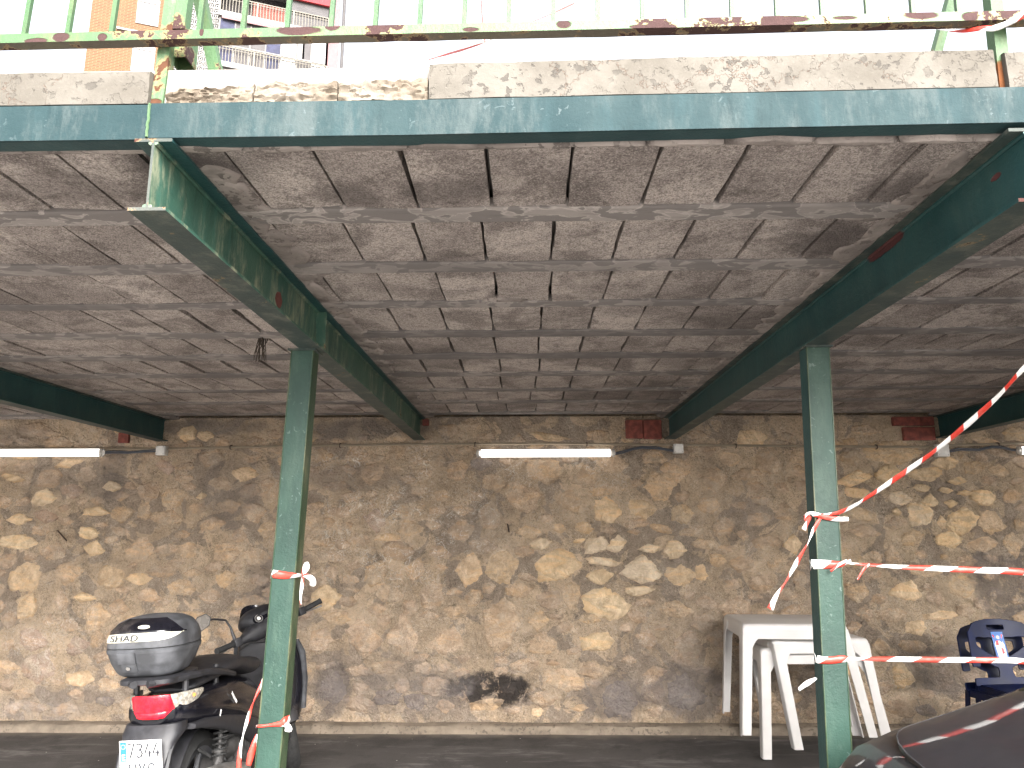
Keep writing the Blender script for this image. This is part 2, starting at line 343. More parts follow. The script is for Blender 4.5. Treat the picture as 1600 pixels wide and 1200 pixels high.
MT['glass'] = plain('car_glass', (.012, .02, .016), .04, .2)
MT['wine'] = plain('wine_red', (.10, .010, .014), .5)
MT['orange'] = plain('orange_plastic', (.5, .16, .02), .4)

# ------------------------------------------------------------------ mesh helpers
def smooth(me, on=True):
    for p in me.polygons: p.use_smooth = on
def obj(name, me, mat=None, parent=None, sm=False):
    if mat is not None and not me.materials: me.materials.append(mat)
    if sm: smooth(me)
    o = bpy.data.objects.new(name, me); C.objects.link(o)
    if parent: o.parent = parent
    return o
def mesh(name, vs_, fs): me = bpy.data.meshes.new(name); me.from_pydata([tuple(v) for v in vs_], [], fs); me.update(); return me
def tag(o, label=None, cat=None, group=None, kind=None):
    if label: o['label'] = label
    if cat: o['category'] = cat
    if group: o['group'] = group
    if kind: o['kind'] = kind
    return o
def empty(name, loc=(0, 0, 0), rz=0):
    o = bpy.data.objects.new(name, None); C.objects.link(o); o.location = loc; o.rotation_euler = (0, 0, rz); o.empty_display_size = .1; return o
class MB:
    def __init__(s): s.v = []; s.f = []; s.u = {}
    def add(s, v, f):
        k = len(s.v); s.v += [Vector(q) for q in v]; s.f += [tuple(i+k for i in q) for q in f]; return s
    def box(s, a, b, tf=None):
        (x0, y0, z0), (x1, y1, z1) = a, b
        v = [Vector(q) for q in ((x0, y0, z0), (x1, y0, z0), (x1, y1, z0), (x0, y1, z0), (x0, y0, z1), (x1, y0, z1), (x1, y1, z1), (x0, y1, z1))]
        if tf: v = [tf(q) for q in v]
        return s.add(v, [(0, 3, 2, 1), (4, 5, 6, 7), (0, 1, 5, 4), (1, 2, 6, 5), (2, 3, 7, 6), (3, 0, 4, 7)])
    def loft(s, rings, closed=True, caps=True):
        n = len(rings[0]); v = [q for r in rings for q in r]; f = []
        for i in range(len(rings)-1):
            for j in range(n if closed else n-1):
                k = (j+1) % n; f.append((i*n+j, i*n+k, (i+1)*n+k, (i+1)*n+j))
        if caps and closed: f.append(tuple(range(n-1, -1, -1))); f.append(tuple((len(rings)-1)*n+j for j in range(n)))
        return s.add(v, f)
    def tube(s, pts, r, n=8, caps=True):
        pts = [Vector(p) for p in pts]; rs = r if isinstance(r, (list, tuple)) else [r]*len(pts); rings = []; pn = None
        for i, p in enumerate(pts):
            d = (pts[min(i+1, len(pts)-1)]-pts[max(i-1, 0)]).normalized()
            a = pn if pn is not None else (Vector((0, 0, 1)) if abs(d.z) < .9 else Vector((1, 0, 0)))
            x = (a-d*a.dot(d)).normalized(); pn = x; y = d.cross(x)
            rings.append([p+(x*cos(2*pi*j/n)+y*sin(2*pi*j/n))*rs[i] for j in range(n)])
        return s.loft(rings, True, caps)
    def sloft(s, ax, secs, n=28):
        """superellipse loft along axis ax (0,1,2); secs = (t, c1, c2, r1, r2, power)"""
        rings = []
        for t, c1, c2, r1, r2, pw in secs:
            ring = []
            for j in range(n):
                a = 2*pi*j/n; ca, sa = cos(a), sin(a)
                p = c1+r1*math.copysign(abs(ca)**(2/pw), ca); q = c2+r2*math.copysign(abs(sa)**(2/pw), sa)
                ring.append(Vector((t, p, q) if ax == 0 else (p, t, q) if ax == 1 else (p, q, t)))
            rings.append(ring)
        return s.loft(rings)
    def fix(s):
        me = mesh('m', s.v, s.f); bm = bmesh.new(); bm.from_mesh(me); bmesh.ops.recalc_face_normals(bm, faces=bm.faces); bm.to_mesh(me); bm.free(); return me
    def build(s, name, mat, parent=None, sm=False, bev=0, seg=2):
        me = mesh(name, s.v, s.f); bm = bmesh.new(); bm.from_mesh(me); bmesh.ops.recalc_face_normals(bm, faces=bm.faces)
        if bev: bmesh.ops.bevel(bm, geom=[e for e in bm.edges if len(e.link_faces) == 2 and e.calc_face_angle(0) > .5], offset=bev, segments=seg, affect='EDGES', profile=.6)
        bm.to_mesh(me); bm.free(); o = obj(name, me, mat, parent)
        if sm:
            smooth(me)
            if hasattr(me, 'set_sharp_from_angle'): me.set_sharp_from_angle(angle=radians(40))
        return o
def lathe(prof, n=32, ax=0):
    """profile of (r, t) revolved about axis x through the origin"""
    m = MB(); rings = []
    for r, t in prof: rings.append([Vector((t, r*cos(2*pi*j/n), r*sin(2*pi*j/n))) for j in range(n)])
    m.loft(rings, True, False); return m
def text(name, s, size, mat, parent, mtx, ex=.0006, sx=1.0, sh=0.0):
    cu = bpy.data.curves.new(name, 'FONT'); cu.body = s; cu.size = size; cu.extrude = ex; cu.align_x = 'CENTER'; cu.align_y = 'CENTER'; cu.shear = sh
    t = bpy.data.objects.new(name, cu); C.objects.link(t); bpy.context.view_layer.update()
    me = bpy.data.meshes.new_from_object(t.evaluated_get(bpy.context.evaluated_depsgraph_get())); bpy.data.objects.remove(t)
    me.materials.clear(); me.transform(mtx @ Matrix.Diagonal((sx, 1, 1, 1))); return obj(name, me, mat, parent)
def fr(o, x, y, z=None):
    """matrix with axes x, y at origin o"""
    x = Vector(x).normalized(); y = Vector(y); y = (y-x*y.dot(x)).normalized(); z = x.cross(y)
    m = Matrix((x, y, z)).transposed().to_4x4(); m.translation = Vector(o); return m
def nz(x, y=0., z=0.): return mn.noise(Vector((x, y, z)))
# ================================================================== THE PLACE
ZC = 2.428                # underside of the deck
LEAN = 0.0289             # the posts lean a little to the right
WALL = 6.12

# ------------------------------------------------------------------ ground
bm_ = MB(); bm_.add([(-300, -300, 0), (300, -300, 0), (300, 300, 0), (-300, 300, 0)], [(0, 1, 2, 3)])
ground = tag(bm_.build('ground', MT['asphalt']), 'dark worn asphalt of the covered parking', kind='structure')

# footing strip along the wall
m = MB(); nx = 260; rows = [(6.025, -.01), (6.03, .030), (6.045, .052), (6.075, .060), (6.13, .066)]; rings = []
for i in range(nx+1):
    x = -6.5+13*i/nx
    rings.append([Vector((x, y+.012*nz(x*3, k)+.006*nz(x*14, k+4), z+(.010*nz(x*4, k, 3)+.005*nz(x*17, k))*(k > 0))) for k, (y, z) in enumerate(rows)])
m.loft(rings, False); foot = tag(m.build('footing', MT['footing'], sm=True), 'rough concrete footing strip at the bottom of the stone wall', kind='structure')

# ------------------------------------------------------------------ stone wall
wall = empty('stone_wall', (0, WALL, 0)); tag(wall, 'long rubble stone retaining wall smeared with brown mortar', 'wall')
def wobj(name, me, mat=None):
    me.transform(Matrix.Translation((0, -WALL, 0))); return obj(name, me, mat, wall)
def relief(x, z):
    return nz(x*1.7, 3, z*1.7)*.012+nz(x*6, 7, z*6)*.007+nz(x*17, 1, z*17)*.005+nz(x*42, 9, z*42)*.0028
for a, b in ((-14, -5.3), (5.3, 14)):
    m = MB(); m.box((a, WALL, 0), (b, WALL+.1, 2.44)); wobj('mortar', m.fix(), MT['mortar'])
m = MB(); m.box((-14, WALL+.11, 0), (14, WALL+.4, 2.52)); wobj('wall_core', m.fix(), MT['mortar'])

STONES = """68 779 42 26 1.7;70 805 48 22 4;28 812 36 22 1.4;25 847 62 24 1.6;40 903 50 50 1.2;110 896 50 40 1;172 900 46 36 1.2;148 857 34 30 1.4;138 832 36 20 1.5;150 800 40 14 1.4;176 760 32 18 1.8;220 857 44 38 .9;225 799 20 34 1;262 810 60 24 1;232 768 36 34 .75;258 730 28 28 4;255 893 44 22 .9;295 860 40 28 1;20 747 34 14 1.3;315 775 18 12 1.6;180 720 46 26 1;110 765 40 26 4;105 725 46 16 1.2;300 895 30 16 1
40 948 30 44 1.2;132 933 36 16 1.4;148 965 42 44 1.05;125 1060 42 30 1.2;60 1045 62 50 4;50 1000 44 36 4;120 1010 40 40 4;175 1045 30 22 1;172 1070 40 20 1;150 1000 20 30 1;15 968 30 30 .5;10 1070 24 22 .5;165 1095 30 16 3;200 1100 34 22 .9;95 940 26 34 .8;230 930 40 20 .8;330 930 36 26 .8;355 985 40 34 .9;350 860 46 34 1;395 800 40 30 .9;385 740 50 24 1.2;330 715 36 28 .7;350 905 34 28 1.1;400 870 40 30 1;330 820 40 22 .9;200 675 46 20 1.3;150 668 40 18 .9;60 672 60 22 .9;290 678 30 22 1.4;320 682 26 16 1.3;400 690 30 14 .9
582 742 36 36 1;640 795 54 26 1;585 812 36 34 4;605 840 40 14 1.1;505 846 34 20 1;692 775 24 26 1;750 722 42 30 3;718 735 36 40 .8;525 760 40 20 .9;562 845 30 22 .9;620 860 50 36 .7;585 895 36 40 1.05;735 890 46 60 1.1;720 830 40 40 .8;765 805 36 50 .9;782 885 50 52 1.2;650 890 34 40 .9;770 755 40 26 1;520 870 60 20 .9;655 720 34 20 .9;555 710 34 26 .8;530 800 40 22 .8;505 712 36 22 1
508 937 46 40 1.35;608 928 50 32 1;672 930 40 46 .9;740 935 28 30 1.05;783 980 60 88 1;700 1000 58 50 .95;632 996 50 66 .9;565 995 60 60 .8;605 1042 50 22 1.2;560 1048 46 22 .8;660 1045 34 22 1;520 1075 46 56 3;500 1000 40 44 .7;545 940 30 20 .7;560 1100 50 26 .7;605 1090 44 26 3;650 1095 40 30 3;760 1100 60 22 1.1
815 777 60 42 .9;890 785 46 38 1;947 797 46 36 1.25;1000 793 48 30 1.25;1066 802 44 30 1.3;875 826 22 18 1.1;912 825 30 18 1.15;845 850 36 18 1.8;930 851 46 28 2;965 851 34 28 1.8;1015 857 34 16 1.9;1053 860 36 28 1.7;942 877 52 16 1.8;1003 892 66 42 2;870 885 78 50 1.35;938 901 38 26 1.45;1065 900 48 34 1.25;1095 895 24 28 1.2;850 735 56 40 1;915 745 50 40 1;960 725 50 30 1;1030 760 50 50 1.05;1060 735 50 40 1;950 765 60 20 1;1020 715 40 24 1;860 683 60 14 1.2;1080 832 44 18 1.1;1035 826 40 14 1.05;905 845 20 8 1.4;760 680 40 16 .8;700 672 40 22 .8;740 665 34 18 .9;930 680 40 18 .9
946 942 72 52 1.55;892 930 28 44 1.1;922 968 32 18 1.2;933 1003 62 30 1.45;1003 923 48 16 1.7;1055 953 62 28 1.1;850 1008 48 34 1;860 937 40 34 .75;880 1062 70 38 1;925 1048 40 24 .9;1072 1015 54 56 .5;1070 1085 60 70 3;965 1090 56 60 3;1020 1075 36 50 .5;905 1106 36 14 1.1;840 1112 22 14 1.3;1025 1050 36 20 .6;1010 1000 40 30 .7;1100 975 40 30 .9
1118 750 40 40 1;1140 717 46 30 1.05;1200 720 40 40 1;1180 762 36 24 .8;1108 790 40 28 1;1130 822 40 28 .9;1100 850 36 16 1.05;1185 812 46 26 .8;1195 848 50 28 .9;1160 880 50 26 .9;1228 800 34 40 .95;1120 875 26 22 1.1;1210 882 30 24 1;1233 750 14 10 1;1245 712 26 24 1.1;1190 912 50 30 .9;1250 905 26 30 .9;1150 950 50 34 .9;1130 1000 50 40 .8;1200 965 40 20 .9;1240 1040 30 40 .9;1245 1090 20 20 1.1;1262 1010 30 30 .9;1160 1070 30 30 .6;1225 1060 22 30 .5
1330 715 36 28 1.1;1335 747 50 24 1.35;1337 770 42 18 1.25;1345 803 50 24 1.2;1437 805 44 36 1.75;1500 815 54 34 1.55;1473 817 18 20 1.3;1548 815 44 42 1.1;1425 841 38 26 1.2;1480 843 44 28 1.5;1352 830 50 26 .95;1400 800 14 12 1.5;1395 872 26 40 1;1368 870 26 20 1;1445 892 50 24 1.15;1475 870 16 12 1.2;1340 925 44 34 1.1;1415 925 46 34 1.3;1505 918 56 42 1.2;1460 935 30 24 .8;1395 962 50 24 1.05;1470 962 60 18 1.2;1508 955 34 22 1;1535 852 50 26 1;1585 852 34 44 1.1;1378 1010 28 28 1.05;1425 1010 46 22 1;1410 1055 40 48 1.4;1480 1020 40 30 .6;1470 1060 40 38 .5;1450 1110 40 24 3;1500 1106 56 24 .9
1393 705 80 40 1.25;1390 742 42 32 1.5;1445 740 62 26 1.4;1478 722 40 22 1.4;1405 777 40 22 1.9;1440 763 26 12 1.4;1477 766 22 11 1.4;1495 751 34 12 1.5;1453 783 28 20 1.5;1507 770 24 9 1.4;1485 786 24 14 1.5;1535 778 36 26 1.4;1520 732 38 24 1.2;1560 735 32 22 1.1;1500 710 14 14 1.1;1582 775 32 28 1;1350 672 50 18 .9;1592 818 16 18 1.1;1330 690 26 14 1;1540 690 50 16 1.1;1585 700 20 14 1"""
def tone(t):
    if t < 1 and t not in (3, 4): t = .55+.45*t+.08
    elif 1 <= t <= 2: t = min(2, t+.10)
    T = [(.3, (.19, .158, .13)), (.6, (.25, .20, .152)), (.8, (.33, .262, .20)), (1.0, (.40, .315, .232)), (1.3, (.51, .40, .268)), (1.6, (.62, .50, .33)), (2.0, (.70, .60, .45))]
    if t == 3: c = (.20, .175, .16)
    elif t == 4: c = (.36, .28, .225)
    else:
        for (a, ca), (b, cb) in zip(T, T[1:]):
            if a <= t <= b: k = (t-a)/(b-a); c = tuple(p+(q-p)*k for p, q in zip(ca, cb))
    k = random.uniform(.86, 1.12)*1.38; c = (c[0]*1.03, c[1]*.985, c[2]*.98); k = min(k, .84/max(c)); return tuple(q*k for q in c)+(1,)
def stone_geo(cx, cz, w, h, t, seed):
    """irregular flat-faced stone whose rim sinks into the mortar"""
    n = 40; rnd = random.Random(seed); ang = rnd.uniform(-.18, .18)
    crisp = 1.0 if 1.35 <= t <= 2 else .35
    ph = rnd.uniform(0, 100); pts = []
    k = rnd.choice((4, 5, 5, 6)); offs = [rnd.uniform(-.35, .35) for _ in range(k)]; rr = [rnd.uniform(.78, 1.22) for _ in range(k)]
    corner = sorted((2*pi*i/k+offs[i], rr[i]) for i in range(k))
    for i in range(n):
        a = 2*pi*i/n
        # polygon with k corners, softened, plus noise
        for q in range(k):
            a0, r0 = corner[q]; a1, r1 = corner[(q+1) % k]
            if q == k-1: a1 += 2*pi
            aa = a if a >= corner[0][0] else a+2*pi
            if a0 <= aa <= a1:
                p0 = Vector((cos(a0), sin(a0)))*r0; p1 = Vector((cos(a1), sin(a1)))*r1; d = Vector((cos(aa), sin(aa)))
                den = (p1-p0).x*d.y-(p1-p0).y*d.x
                r = abs((p0.x*(p1-p0).y-p0.y*(p1-p0).x)/den) if abs(den) > 1e-6 else 1; break
        r = .82*r+.22
        r *= 1+.13*nz(cos(a)*2.2+ph, sin(a)*2.2, 1)+.13*nz(cos(a)*5+ph, sin(a)*5, 5)+.08*nz(cos(a)*9+ph, sin(a)*9, 8)+.04*nz(cos(a)*20+ph, sin(a)*20, 3)
        x = r*cos(a)*w/2; z = r*sin(a)*h/2; pts.append((x*cos(ang)-z*sin(ang), x*sin(ang)+z*cos(ang)))
    top = .010+.006*rnd.random() if crisp > .9 else .003+.005*rnd.random()
    v = [(cx, WALL-top-.004, cz)]; f = []
    lev = ((.45, top+.003), (.80, top), (.97, top-.007 if crisp > .9 else top-.006), (1.06, -.022))
    for s, y in lev:
        for i, (x, z) in enumerate(pts):
            px, pz = cx+x*s, cz+z*s; b = (.25 if crisp > .9 else .8)*relief(px, pz)
            v.append((px, WALL-(y+b+(.0045*nz(px*18+ph, 2, pz*18) if s < 1 else 0)), pz))
    for i in range(n):
        j = (i+1) % n; f.append((0, 1+i, 1+j))
        for q in range(3): f.append((1+q*n+i, 1+(q+1)*n+i, 1+(q+1)*n+j, 1+q*n+j))
    return v, f
placed = []; specs = []
for s in STONES.replace('\n', ';').split(';'):
    x, y, w, h, t = map(float, s.split()); c = PX(x, y, Y=WALL); a = PX(x+w/2, y, Y=WALL).x-PX(x-w/2, y, Y=WALL).x; b = PX(x, y-h/2, Y=WALL).z-PX(x, y+h/2, Y=WALL).z
    specs.append((c.x, c.z, a*1.06, b*1.06, t)); placed.append((c.x, c.z, a/2, b/2))
nh = len(specs); tries = 0; extra = []
while tries < 9000:
    tries += 1; x = random.uniform(-5.2, 5.2); z = random.uniform(.12, 2.3); big = max(.3, 1-tries/6000)
    a = random.uniform(.05+.03*big, .07+.09*big); b = a*random.uniform(.4, .9)
    if z-b < .09 or z+b > 2.36: continue
    if any(abs(x-p[0]) < a+p[2]+.3 and (x-p[0])**2/(a+p[2]*.96)**2+(z-p[1])**2/(b+p[3]*.96)**2 < 1.0 for p in placed): continue
    placed.append((x, z, a, b)); t = random.choice((.8, .9, 1, 1.05, 1.1, 1.25)); t = min(1.3, t+(.12 if x > 1.5 else 0)); extra.append((x, z, 2*a, 2*b, t))
extra.sort(key=lambda e: (abs(e[0]) > 4.2, -e[2]*e[3]))
specs += extra[:max(0, 297-nh)]; rest = extra[max(0, 297-nh):]
groove = {}
GX, GZ = -5.3, 0.0
def add_grooves(dx_, dz_):
    for i, (cx, cz, w, h, t) in enumerate(specs):
        crisp = 1.35 <= t <= 2 or i % 3 == 0
        if not crisp: continue
        r0 = random.uniform(0, 2*pi)
        for ii in range(int((cx-w*.75-GX)/dx_), int((cx+w*.75-GX)/dx_)+1):
            for jj in range(int((cz-h*.75)/dz_), int((cz+h*.75)/dz_)+1):
                if jj < 0: continue
                x = GX+ii*dx_-cx; z = jj*dz_-cz; e = sqrt((x/(w/2))**2+(z/(h/2))**2)
                if .9 < e < 1.22 and cos(atan2(z, x)-r0) > -.25: groove[ii, jj] = max(groove.get((ii, jj), 0), .013*(1-abs(e-1.04)/.18))
dx = .0105; x0, x1, z0, z1 = -5.3, 5.3, 0.0, 2.44; nxx = int((x1-x0)/dx); nzz = int((z1-z0)/dx)
add_grooves((x1-x0)/nxx, (z1-z0)/nzz)
vv = []; ff = []
for j in range(nzz+1):
    z = z0+(z1-z0)*j/nzz
    for i in range(nxx+1):
        x = x0+(x1-x0)*i/nxx; vv.append((x, WALL-relief(x, z)+groove.get((i, j), 0), z))
for j in range(nzz):
    for i in range(nxx):
        k = j*(nxx+1)+i; ff.append((k, k+1, k+nxx+2, k+nxx+1))
me = mesh('mortar', vv, ff); smooth(me); wobj('mortar', me, MT['mortar'])
for i, (x, z, w, h, t) in enumerate(specs):
    v, f = stone_geo(x, z, w, h, t, i); bmx = mesh('stone', v, f); bb = bmesh.new(); bb.from_mesh(bmx); bmesh.ops.recalc_face_normals(bb, faces=bb.faces); bb.to_mesh(bmx); bb.free(); smooth(bmx)
    if bmx.polygons[0].normal.y > 0: bmx.flip_normals()
    o = wobj('stone', bmx, MT['stone']); o.color = tone(t)
if rest:
    m = MB()
    for i, (x, z, w, h, t) in enumerate(rest): m.add(*stone_geo(x, z, w, h, t, 900+i))
    me = m.fix(); smooth(me); o = tag(wobj('small_stones', me, MT['stone']), kind='stuff'); o.color = tone(.8)

# red clay pieces packed beside the beam ends
def brick(x0, x1, y0, y1, dy=.05, nm='brick'):
    a = PX(x0, y1, Y=WALL-.03); b = PX(x1, y0, Y=WALL-.03); m = MB(); m.box((a.x, WALL-.035-random.uniform(0, .008), a.z), (b.x, WALL+.05, b.z))
    me = m.fix(); bb = bmesh.new(); bb.from_mesh(me); bmesh.ops.bevel(bb, geom=bb.edges[:], offset=.004, segments=1, affect='EDGES'); bb.to_mesh(me); bb.free(); wobj(nm, me, MT['tile'])
for q in ((1396, 1437, 651, 665), (1439, 1458, 651, 665), (1413, 1460, 667, 688), (978, 1004, 656, 685), (1006, 1033, 656, 686), (660, 670, 655, 665), (184, 202, 676, 692)): brick(*q)

# two bits of rebar sticking out of the wall
for (xa, ya, xb, yb), lab in (((90, 829, 108, 849), 'short rusty steel rod poking out of the stone wall near its left end'), ((793, 819, 796, 834), 'small dark steel pin standing out of the wall below the middle lamp')):
    m = MB(); m.tube([PX(xa, ya, Y=WALL-.10), PX((xa+xb)/2, (ya+yb)/2, Y=WALL-.05), PX(xb, yb, Y=WALL+.03)], .006, 8)
    tag(m.build('steel_rod', MT['clip'], sm=True), lab, 'rod')

# ------------------------------------------------------------------ ceiling of hollow blocks between joists
ceil = empty('ceiling', (0, 0, ZC)); tag(ceil, 'underside of the parking deck, concrete blocks between joists', kind='structure')
def cobj(name, me, mat): me.transform(Matrix.Translation((0, 0, -ZC))); return obj(name, me, mat, ceil)
JO = [(2.024, 2.119), (2.469, 2.565), (2.925, 2.999), (3.383, 3.485), (3.835, 3.950), (4.298, 4.414), (4.835, 4.917), (5.292, 5.393), (5.821, 5.910)]
EDGE = 1.675
ROWS = [(EDGE, 2.024)]+[(JO[i][1], JO[i+1][0]) for i in range(8)]+[(JO[8][1], WALL-.01)]
BX = [-3.037, -.889, 1.174, 3.372]     # beam centre lines (left one and right one partly seen)
def block_geo(w, d, seed, nxg=5, nyg=7):
    r = random.Random(seed); v = []; f = []; hx, hy = w/2, d/2; ph = r.uniform(0, 99); tilt = r.uniform(-.004, .004)
    for j in range(nyg+1):
        for i in range(nxg+1):
            u, t = i/nxg*2-1, j/nyg*2-1; x, y = u*hx, t*hy; z = .002*nz(x*14+ph, y*14)+tilt*u
            ex = abs(u) > .99; ey = abs(t) > .99
            if ex: x -= math.copysign(abs(nz(y*22+ph, 3))*.010+abs(nz(y*60+ph, 7))*.005, u); z += .002
            if ey: y -= math.copysign(abs(nz(x*22+ph, 9))*.002, t)
            v.append((x, y, z))
    for j in range(nyg):
        for i in range(nxg): k = j*(nxg+1)+i; f.append((k, k+nxg+1, k+nxg+2, k+1))
    rim = [i for i in range(nxg+1)]+[j*(nxg+1)+nxg for j in range(1, nyg+1)]+[nyg*(nxg+1)+i for i in range(nxg-1, -1, -1)]+[j*(nxg+1) for j in range(nyg-1, 0, -1)]
    b = len(v); v += [(v[k][0], v[k][1], .07) for k in rim]
    for a in range(len(rim)): c = (a+1) % len(rim); f.append((rim[a], rim[c], b+c, b+a))
    me = mesh('block', v, f); smooth(me); me.set_sharp_from_angle(angle=radians(45)); return me
PIT = .2135; WB = .2075
variants = {}
for ri, (ya, yb) in enumerate(ROWS):
    for k in range(5): variants[ri, k] = block_geo(WB, yb-ya-.010, ri*10+k)
OFFX = [-.529, -.565, -.545, -.59, -.60, -.59, -.611, -.653, -.606, -.636]
PITS = [.2155, .216, .214, .219, .219, .220, .2225, .226, .226, .2265]
spanX = [(-1.95, 1.95), (-2.3, 2.5), (-2.8, 2.8), (-3.1, 3.2), (-3.5, 3.7), (-4.0, 4.2), (-4.3, 4.5), (-4.5, 4.6), (-4.5, 4.6), (-4.5, 4.6)]
cnt = 0
for ri, (ya, yb) in enumerate(ROWS):
    lo, hi = spanX[ri]; PIT = PITS[ri]; cuts = [lo]+[b for b in BX if lo < b < hi]+[hi]
    for c0, c1 in zip(cuts, cuts[1:]):
        k = math.ceil((c0-OFFX[ri])/PIT); js = [c0]
        while OFFX[ri]+k*PIT < c1: js.append(OFFX[ri]+k*PIT+random.uniform(-.003, .003)); k += 1
        js.append(c1)
        if js[1]-js[0] < .06: js.pop(1)
        if js[-1]-js[-2] < .06: js.pop(-2)
        for xa, xb in zip(js, js[1:]):
            me = variants[ri, random.randrange(5)]; cnt += 1
            if cnt > 300: break
            o = obj('block', me, MT['block'], ceil); gap = random.choice((.003, .004, .005, .006, .009))
            o.location = ((xa+xb)/2, (ya+yb)/2+random.uniform(-.003, .003), .002+random.uniform(-.0025, .0035)); o.scale.x = (xb-xa-gap)/WB
            o.rotation_euler = (random.uniform(-.004, .004), random.uniform(-.008, .008), random.uniform(-.012, .012))
print('blocks', cnt)
# blocks beyond what the photo shows, one mass
m = MB()
for ri, (ya, yb) in enumerate(ROWS):
    for (a, b) in ((-9, spanX[ri][0]), (spanX[ri][1]+PIT, 9)):
        x = a
        while x < b-.05: m.box((x, ya+.006, ZC+.003), (x+WB, yb-.006, ZC+.07)); x += PIT
tag(cobj('outer_blocks', m.fix(), MT['block']), kind='stuff')
bounds = [-9]+BX+[9]
for ja, jb in JO:
    for a, b in zip(bounds, bounds[1:]):
        n = 40; rings = []
        for i in range(n+1):
            x = a+.01+(b-a-.02)*i/n; w = .0012*nz(x*5, ja)
            rings.append([Vector((x, ja-.004+w, ZC+.03)), Vector((x, ja-.004+w, ZC-.001)), Vector((x, ja+.006, ZC-.004)), Vector((x, (ja+jb)/2, ZC-.004+.0015*nz(x*3, ja, 5))), Vector((x, jb-.006, ZC-.004)), Vector((x, jb+.004-w, ZC-.001)), Vector((x, jb+.004-w, ZC+.03))])
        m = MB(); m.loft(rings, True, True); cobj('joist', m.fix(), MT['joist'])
# ragged mortar packed along the beams and along the fascia, and odd patches smeared over joints
def patch(cx, cy, rx, ry, seed, th=.007):
    r = random.Random(seed); n = 16; v = [(cx, cy, ZC-th)]; ph = r.uniform(0, 99)
    for s, z in ((.6, ZC-th), (.95, ZC-th*.6), (1.0, ZC+.02)):
        for i in range(n):
            a = 2*pi*i/n; q = s*(1+.45*nz(cos(a)*1.5+ph, sin(a)*1.5)+.4*nz(cos(a)*5+ph, sin(a)*5)); v.append((cx+rx*q*cos(a), cy+ry*q*sin(a), z+.003*nz(cx+rx*q*cos(a)*20, a)))
    f = []
    for i in range(n):
        j = (i+1) % n; f.append((0, 1+j, 1+i))
        for k in range(2): f.append((1+k*n+i, 1+k*n+j, 1+(k+1)*n+j, 1+(k+1)*n+i))
    return v, f
m = MB()
for b in BX:
    for side in (-1, 1):
        y = EDGE+.14
        while y < WALL-.05:
            L = random.uniform(.05, .14); w = random.uniform(.03, .085) if side > 0 else random.uniform(.02, .06)
            m.add(*patch(b+side*(.05+w*.35), y, w, L*.75, int(y*1000+b*77+side), random.uniform(.002, .006) if y > 2 else .002)); y += L*.85
for i in range(24):
    x = -2.2+i*.2; m.add(*patch(x, EDGE-.004+random.uniform(0, .01), random.uniform(.08, .14), random.uniform(.006, .014), i+500, .001))
for i in range(16):
    ri = random.randrange(0, 9); m.add(*patch(random.uniform(-3, 3.2), ROWS[ri][1]+random.choice((-.01, .0, .10)), random.uniform(.03, .12), random.uniform(.006, .018), i+900, .003))
me = m.fix(); smooth(me); tag(cobj('mortar_infill', me, MT['infill']), kind='stuff')
m = MB(); m.box((-14, EDGE-.03, ZC+.071), (14, WALL+.4, ZC+.20)); cobj('deck_slab', m.fix(), MT['deck'])

# dry roots hanging from a joint, left bay
m = MB(); p = PX(410, 528, Z=ZC)
for i in range(16):
    q = p+Vector((random.uniform(-.02, .02), random.uniform(-.02, .02), .02)); pts = [q]
    for k in range(5): q = q+Vector((random.uniform(-.012, .012), random.uniform(-.01, .01), -.028)); pts.append(q)
    m.tube(pts, [.003, .0025, .002, .002, .0015, .001], 5)
tag(m.build('hanging_roots', MT['bark'], sm=True), 'tuft of dry roots hanging from the ceiling left of the near column', 'roots')

# ------------------------------------------------------------------ steel beams
def beam(cx, mat, label, y0=1.616, y1=WALL+.02):
    t = empty('steel_beam', (cx, y0, ZC)); tag(t, label, 'beam', 'steel beams carrying the deck')
    H = .1843; hw = .0455; tf = .0085; tw = .006
    def slab(x0, x1, z0, z1, zz, nm, mt, mt2=None):
        m = MB(); n = 60; rings = []
        for i in range(n+1):
            y = (y1-y0)*i/n; w = .0012*nz(y*9, cx, zz)
            rings.append([Vector((x0+w, y, z0)), Vector((x1+w, y, z0)), Vector((x1+w, y, z1)), Vector((x0+w, y, z1))])
        m.loft(rings); o = m.build(nm, mt, t)
        if mt2:
            o.data.materials.append(mt2)
            for p in o.data.polygons:
                if p.normal.z < -.5: p.material_index = 1
        o.data.materials.append(MT['beam_end'])
        for p in o.data.polygons:
            if p.normal.y < -.7: p.material_index = len(o.data.materials)-1
        return o
    slab(-hw, hw, -tf, -.0002, 1, 'top_flange', MT['beam_u'] if mat == 'beam_b' else MT['beam_b'])
    slab(-tw/2, tw/2, -H+tf, -tf, 2, 'web', MT[mat])
    slab(-hw, hw, -H, -H+tf, 3, 'bottom_flange', MT[mat], MT['beam_u'])
    m = MB()
    for s in (-1, 1):
        for zc, d in ((-tf, -1), (-H+tf, 1)):
            m.tube([Vector((s*.006, 0.001, zc+d*.002)), Vector((s*.006, y1-y0, zc+d*.002))], .0065, 6)
    m.build('root_fillet', MT[mat], t, sm=True)
    return t
beam(BX[0], 'beam_b', 'dark steel beam at the far left whose end meets the wall above a junction box')
b1 = beam(BX[1], 'beam_a', 'green chalky steel I-beam left of the middle bay with its cut end facing out')
beam(BX[2], 'beam_b', 'dark green steel I-beam right of the middle bay with a rust patch')
beam(BX[3], 'beam_b', 'dark steel beam at the far right beside the red clay bricks')
# stiffener plate and bolts on the green beam, over its column
m = MB(); m.box((.003, 1.40, -.174), (.0445, 1.406, -.012)); m.build('stiffener', MT['beam_a'], b1)

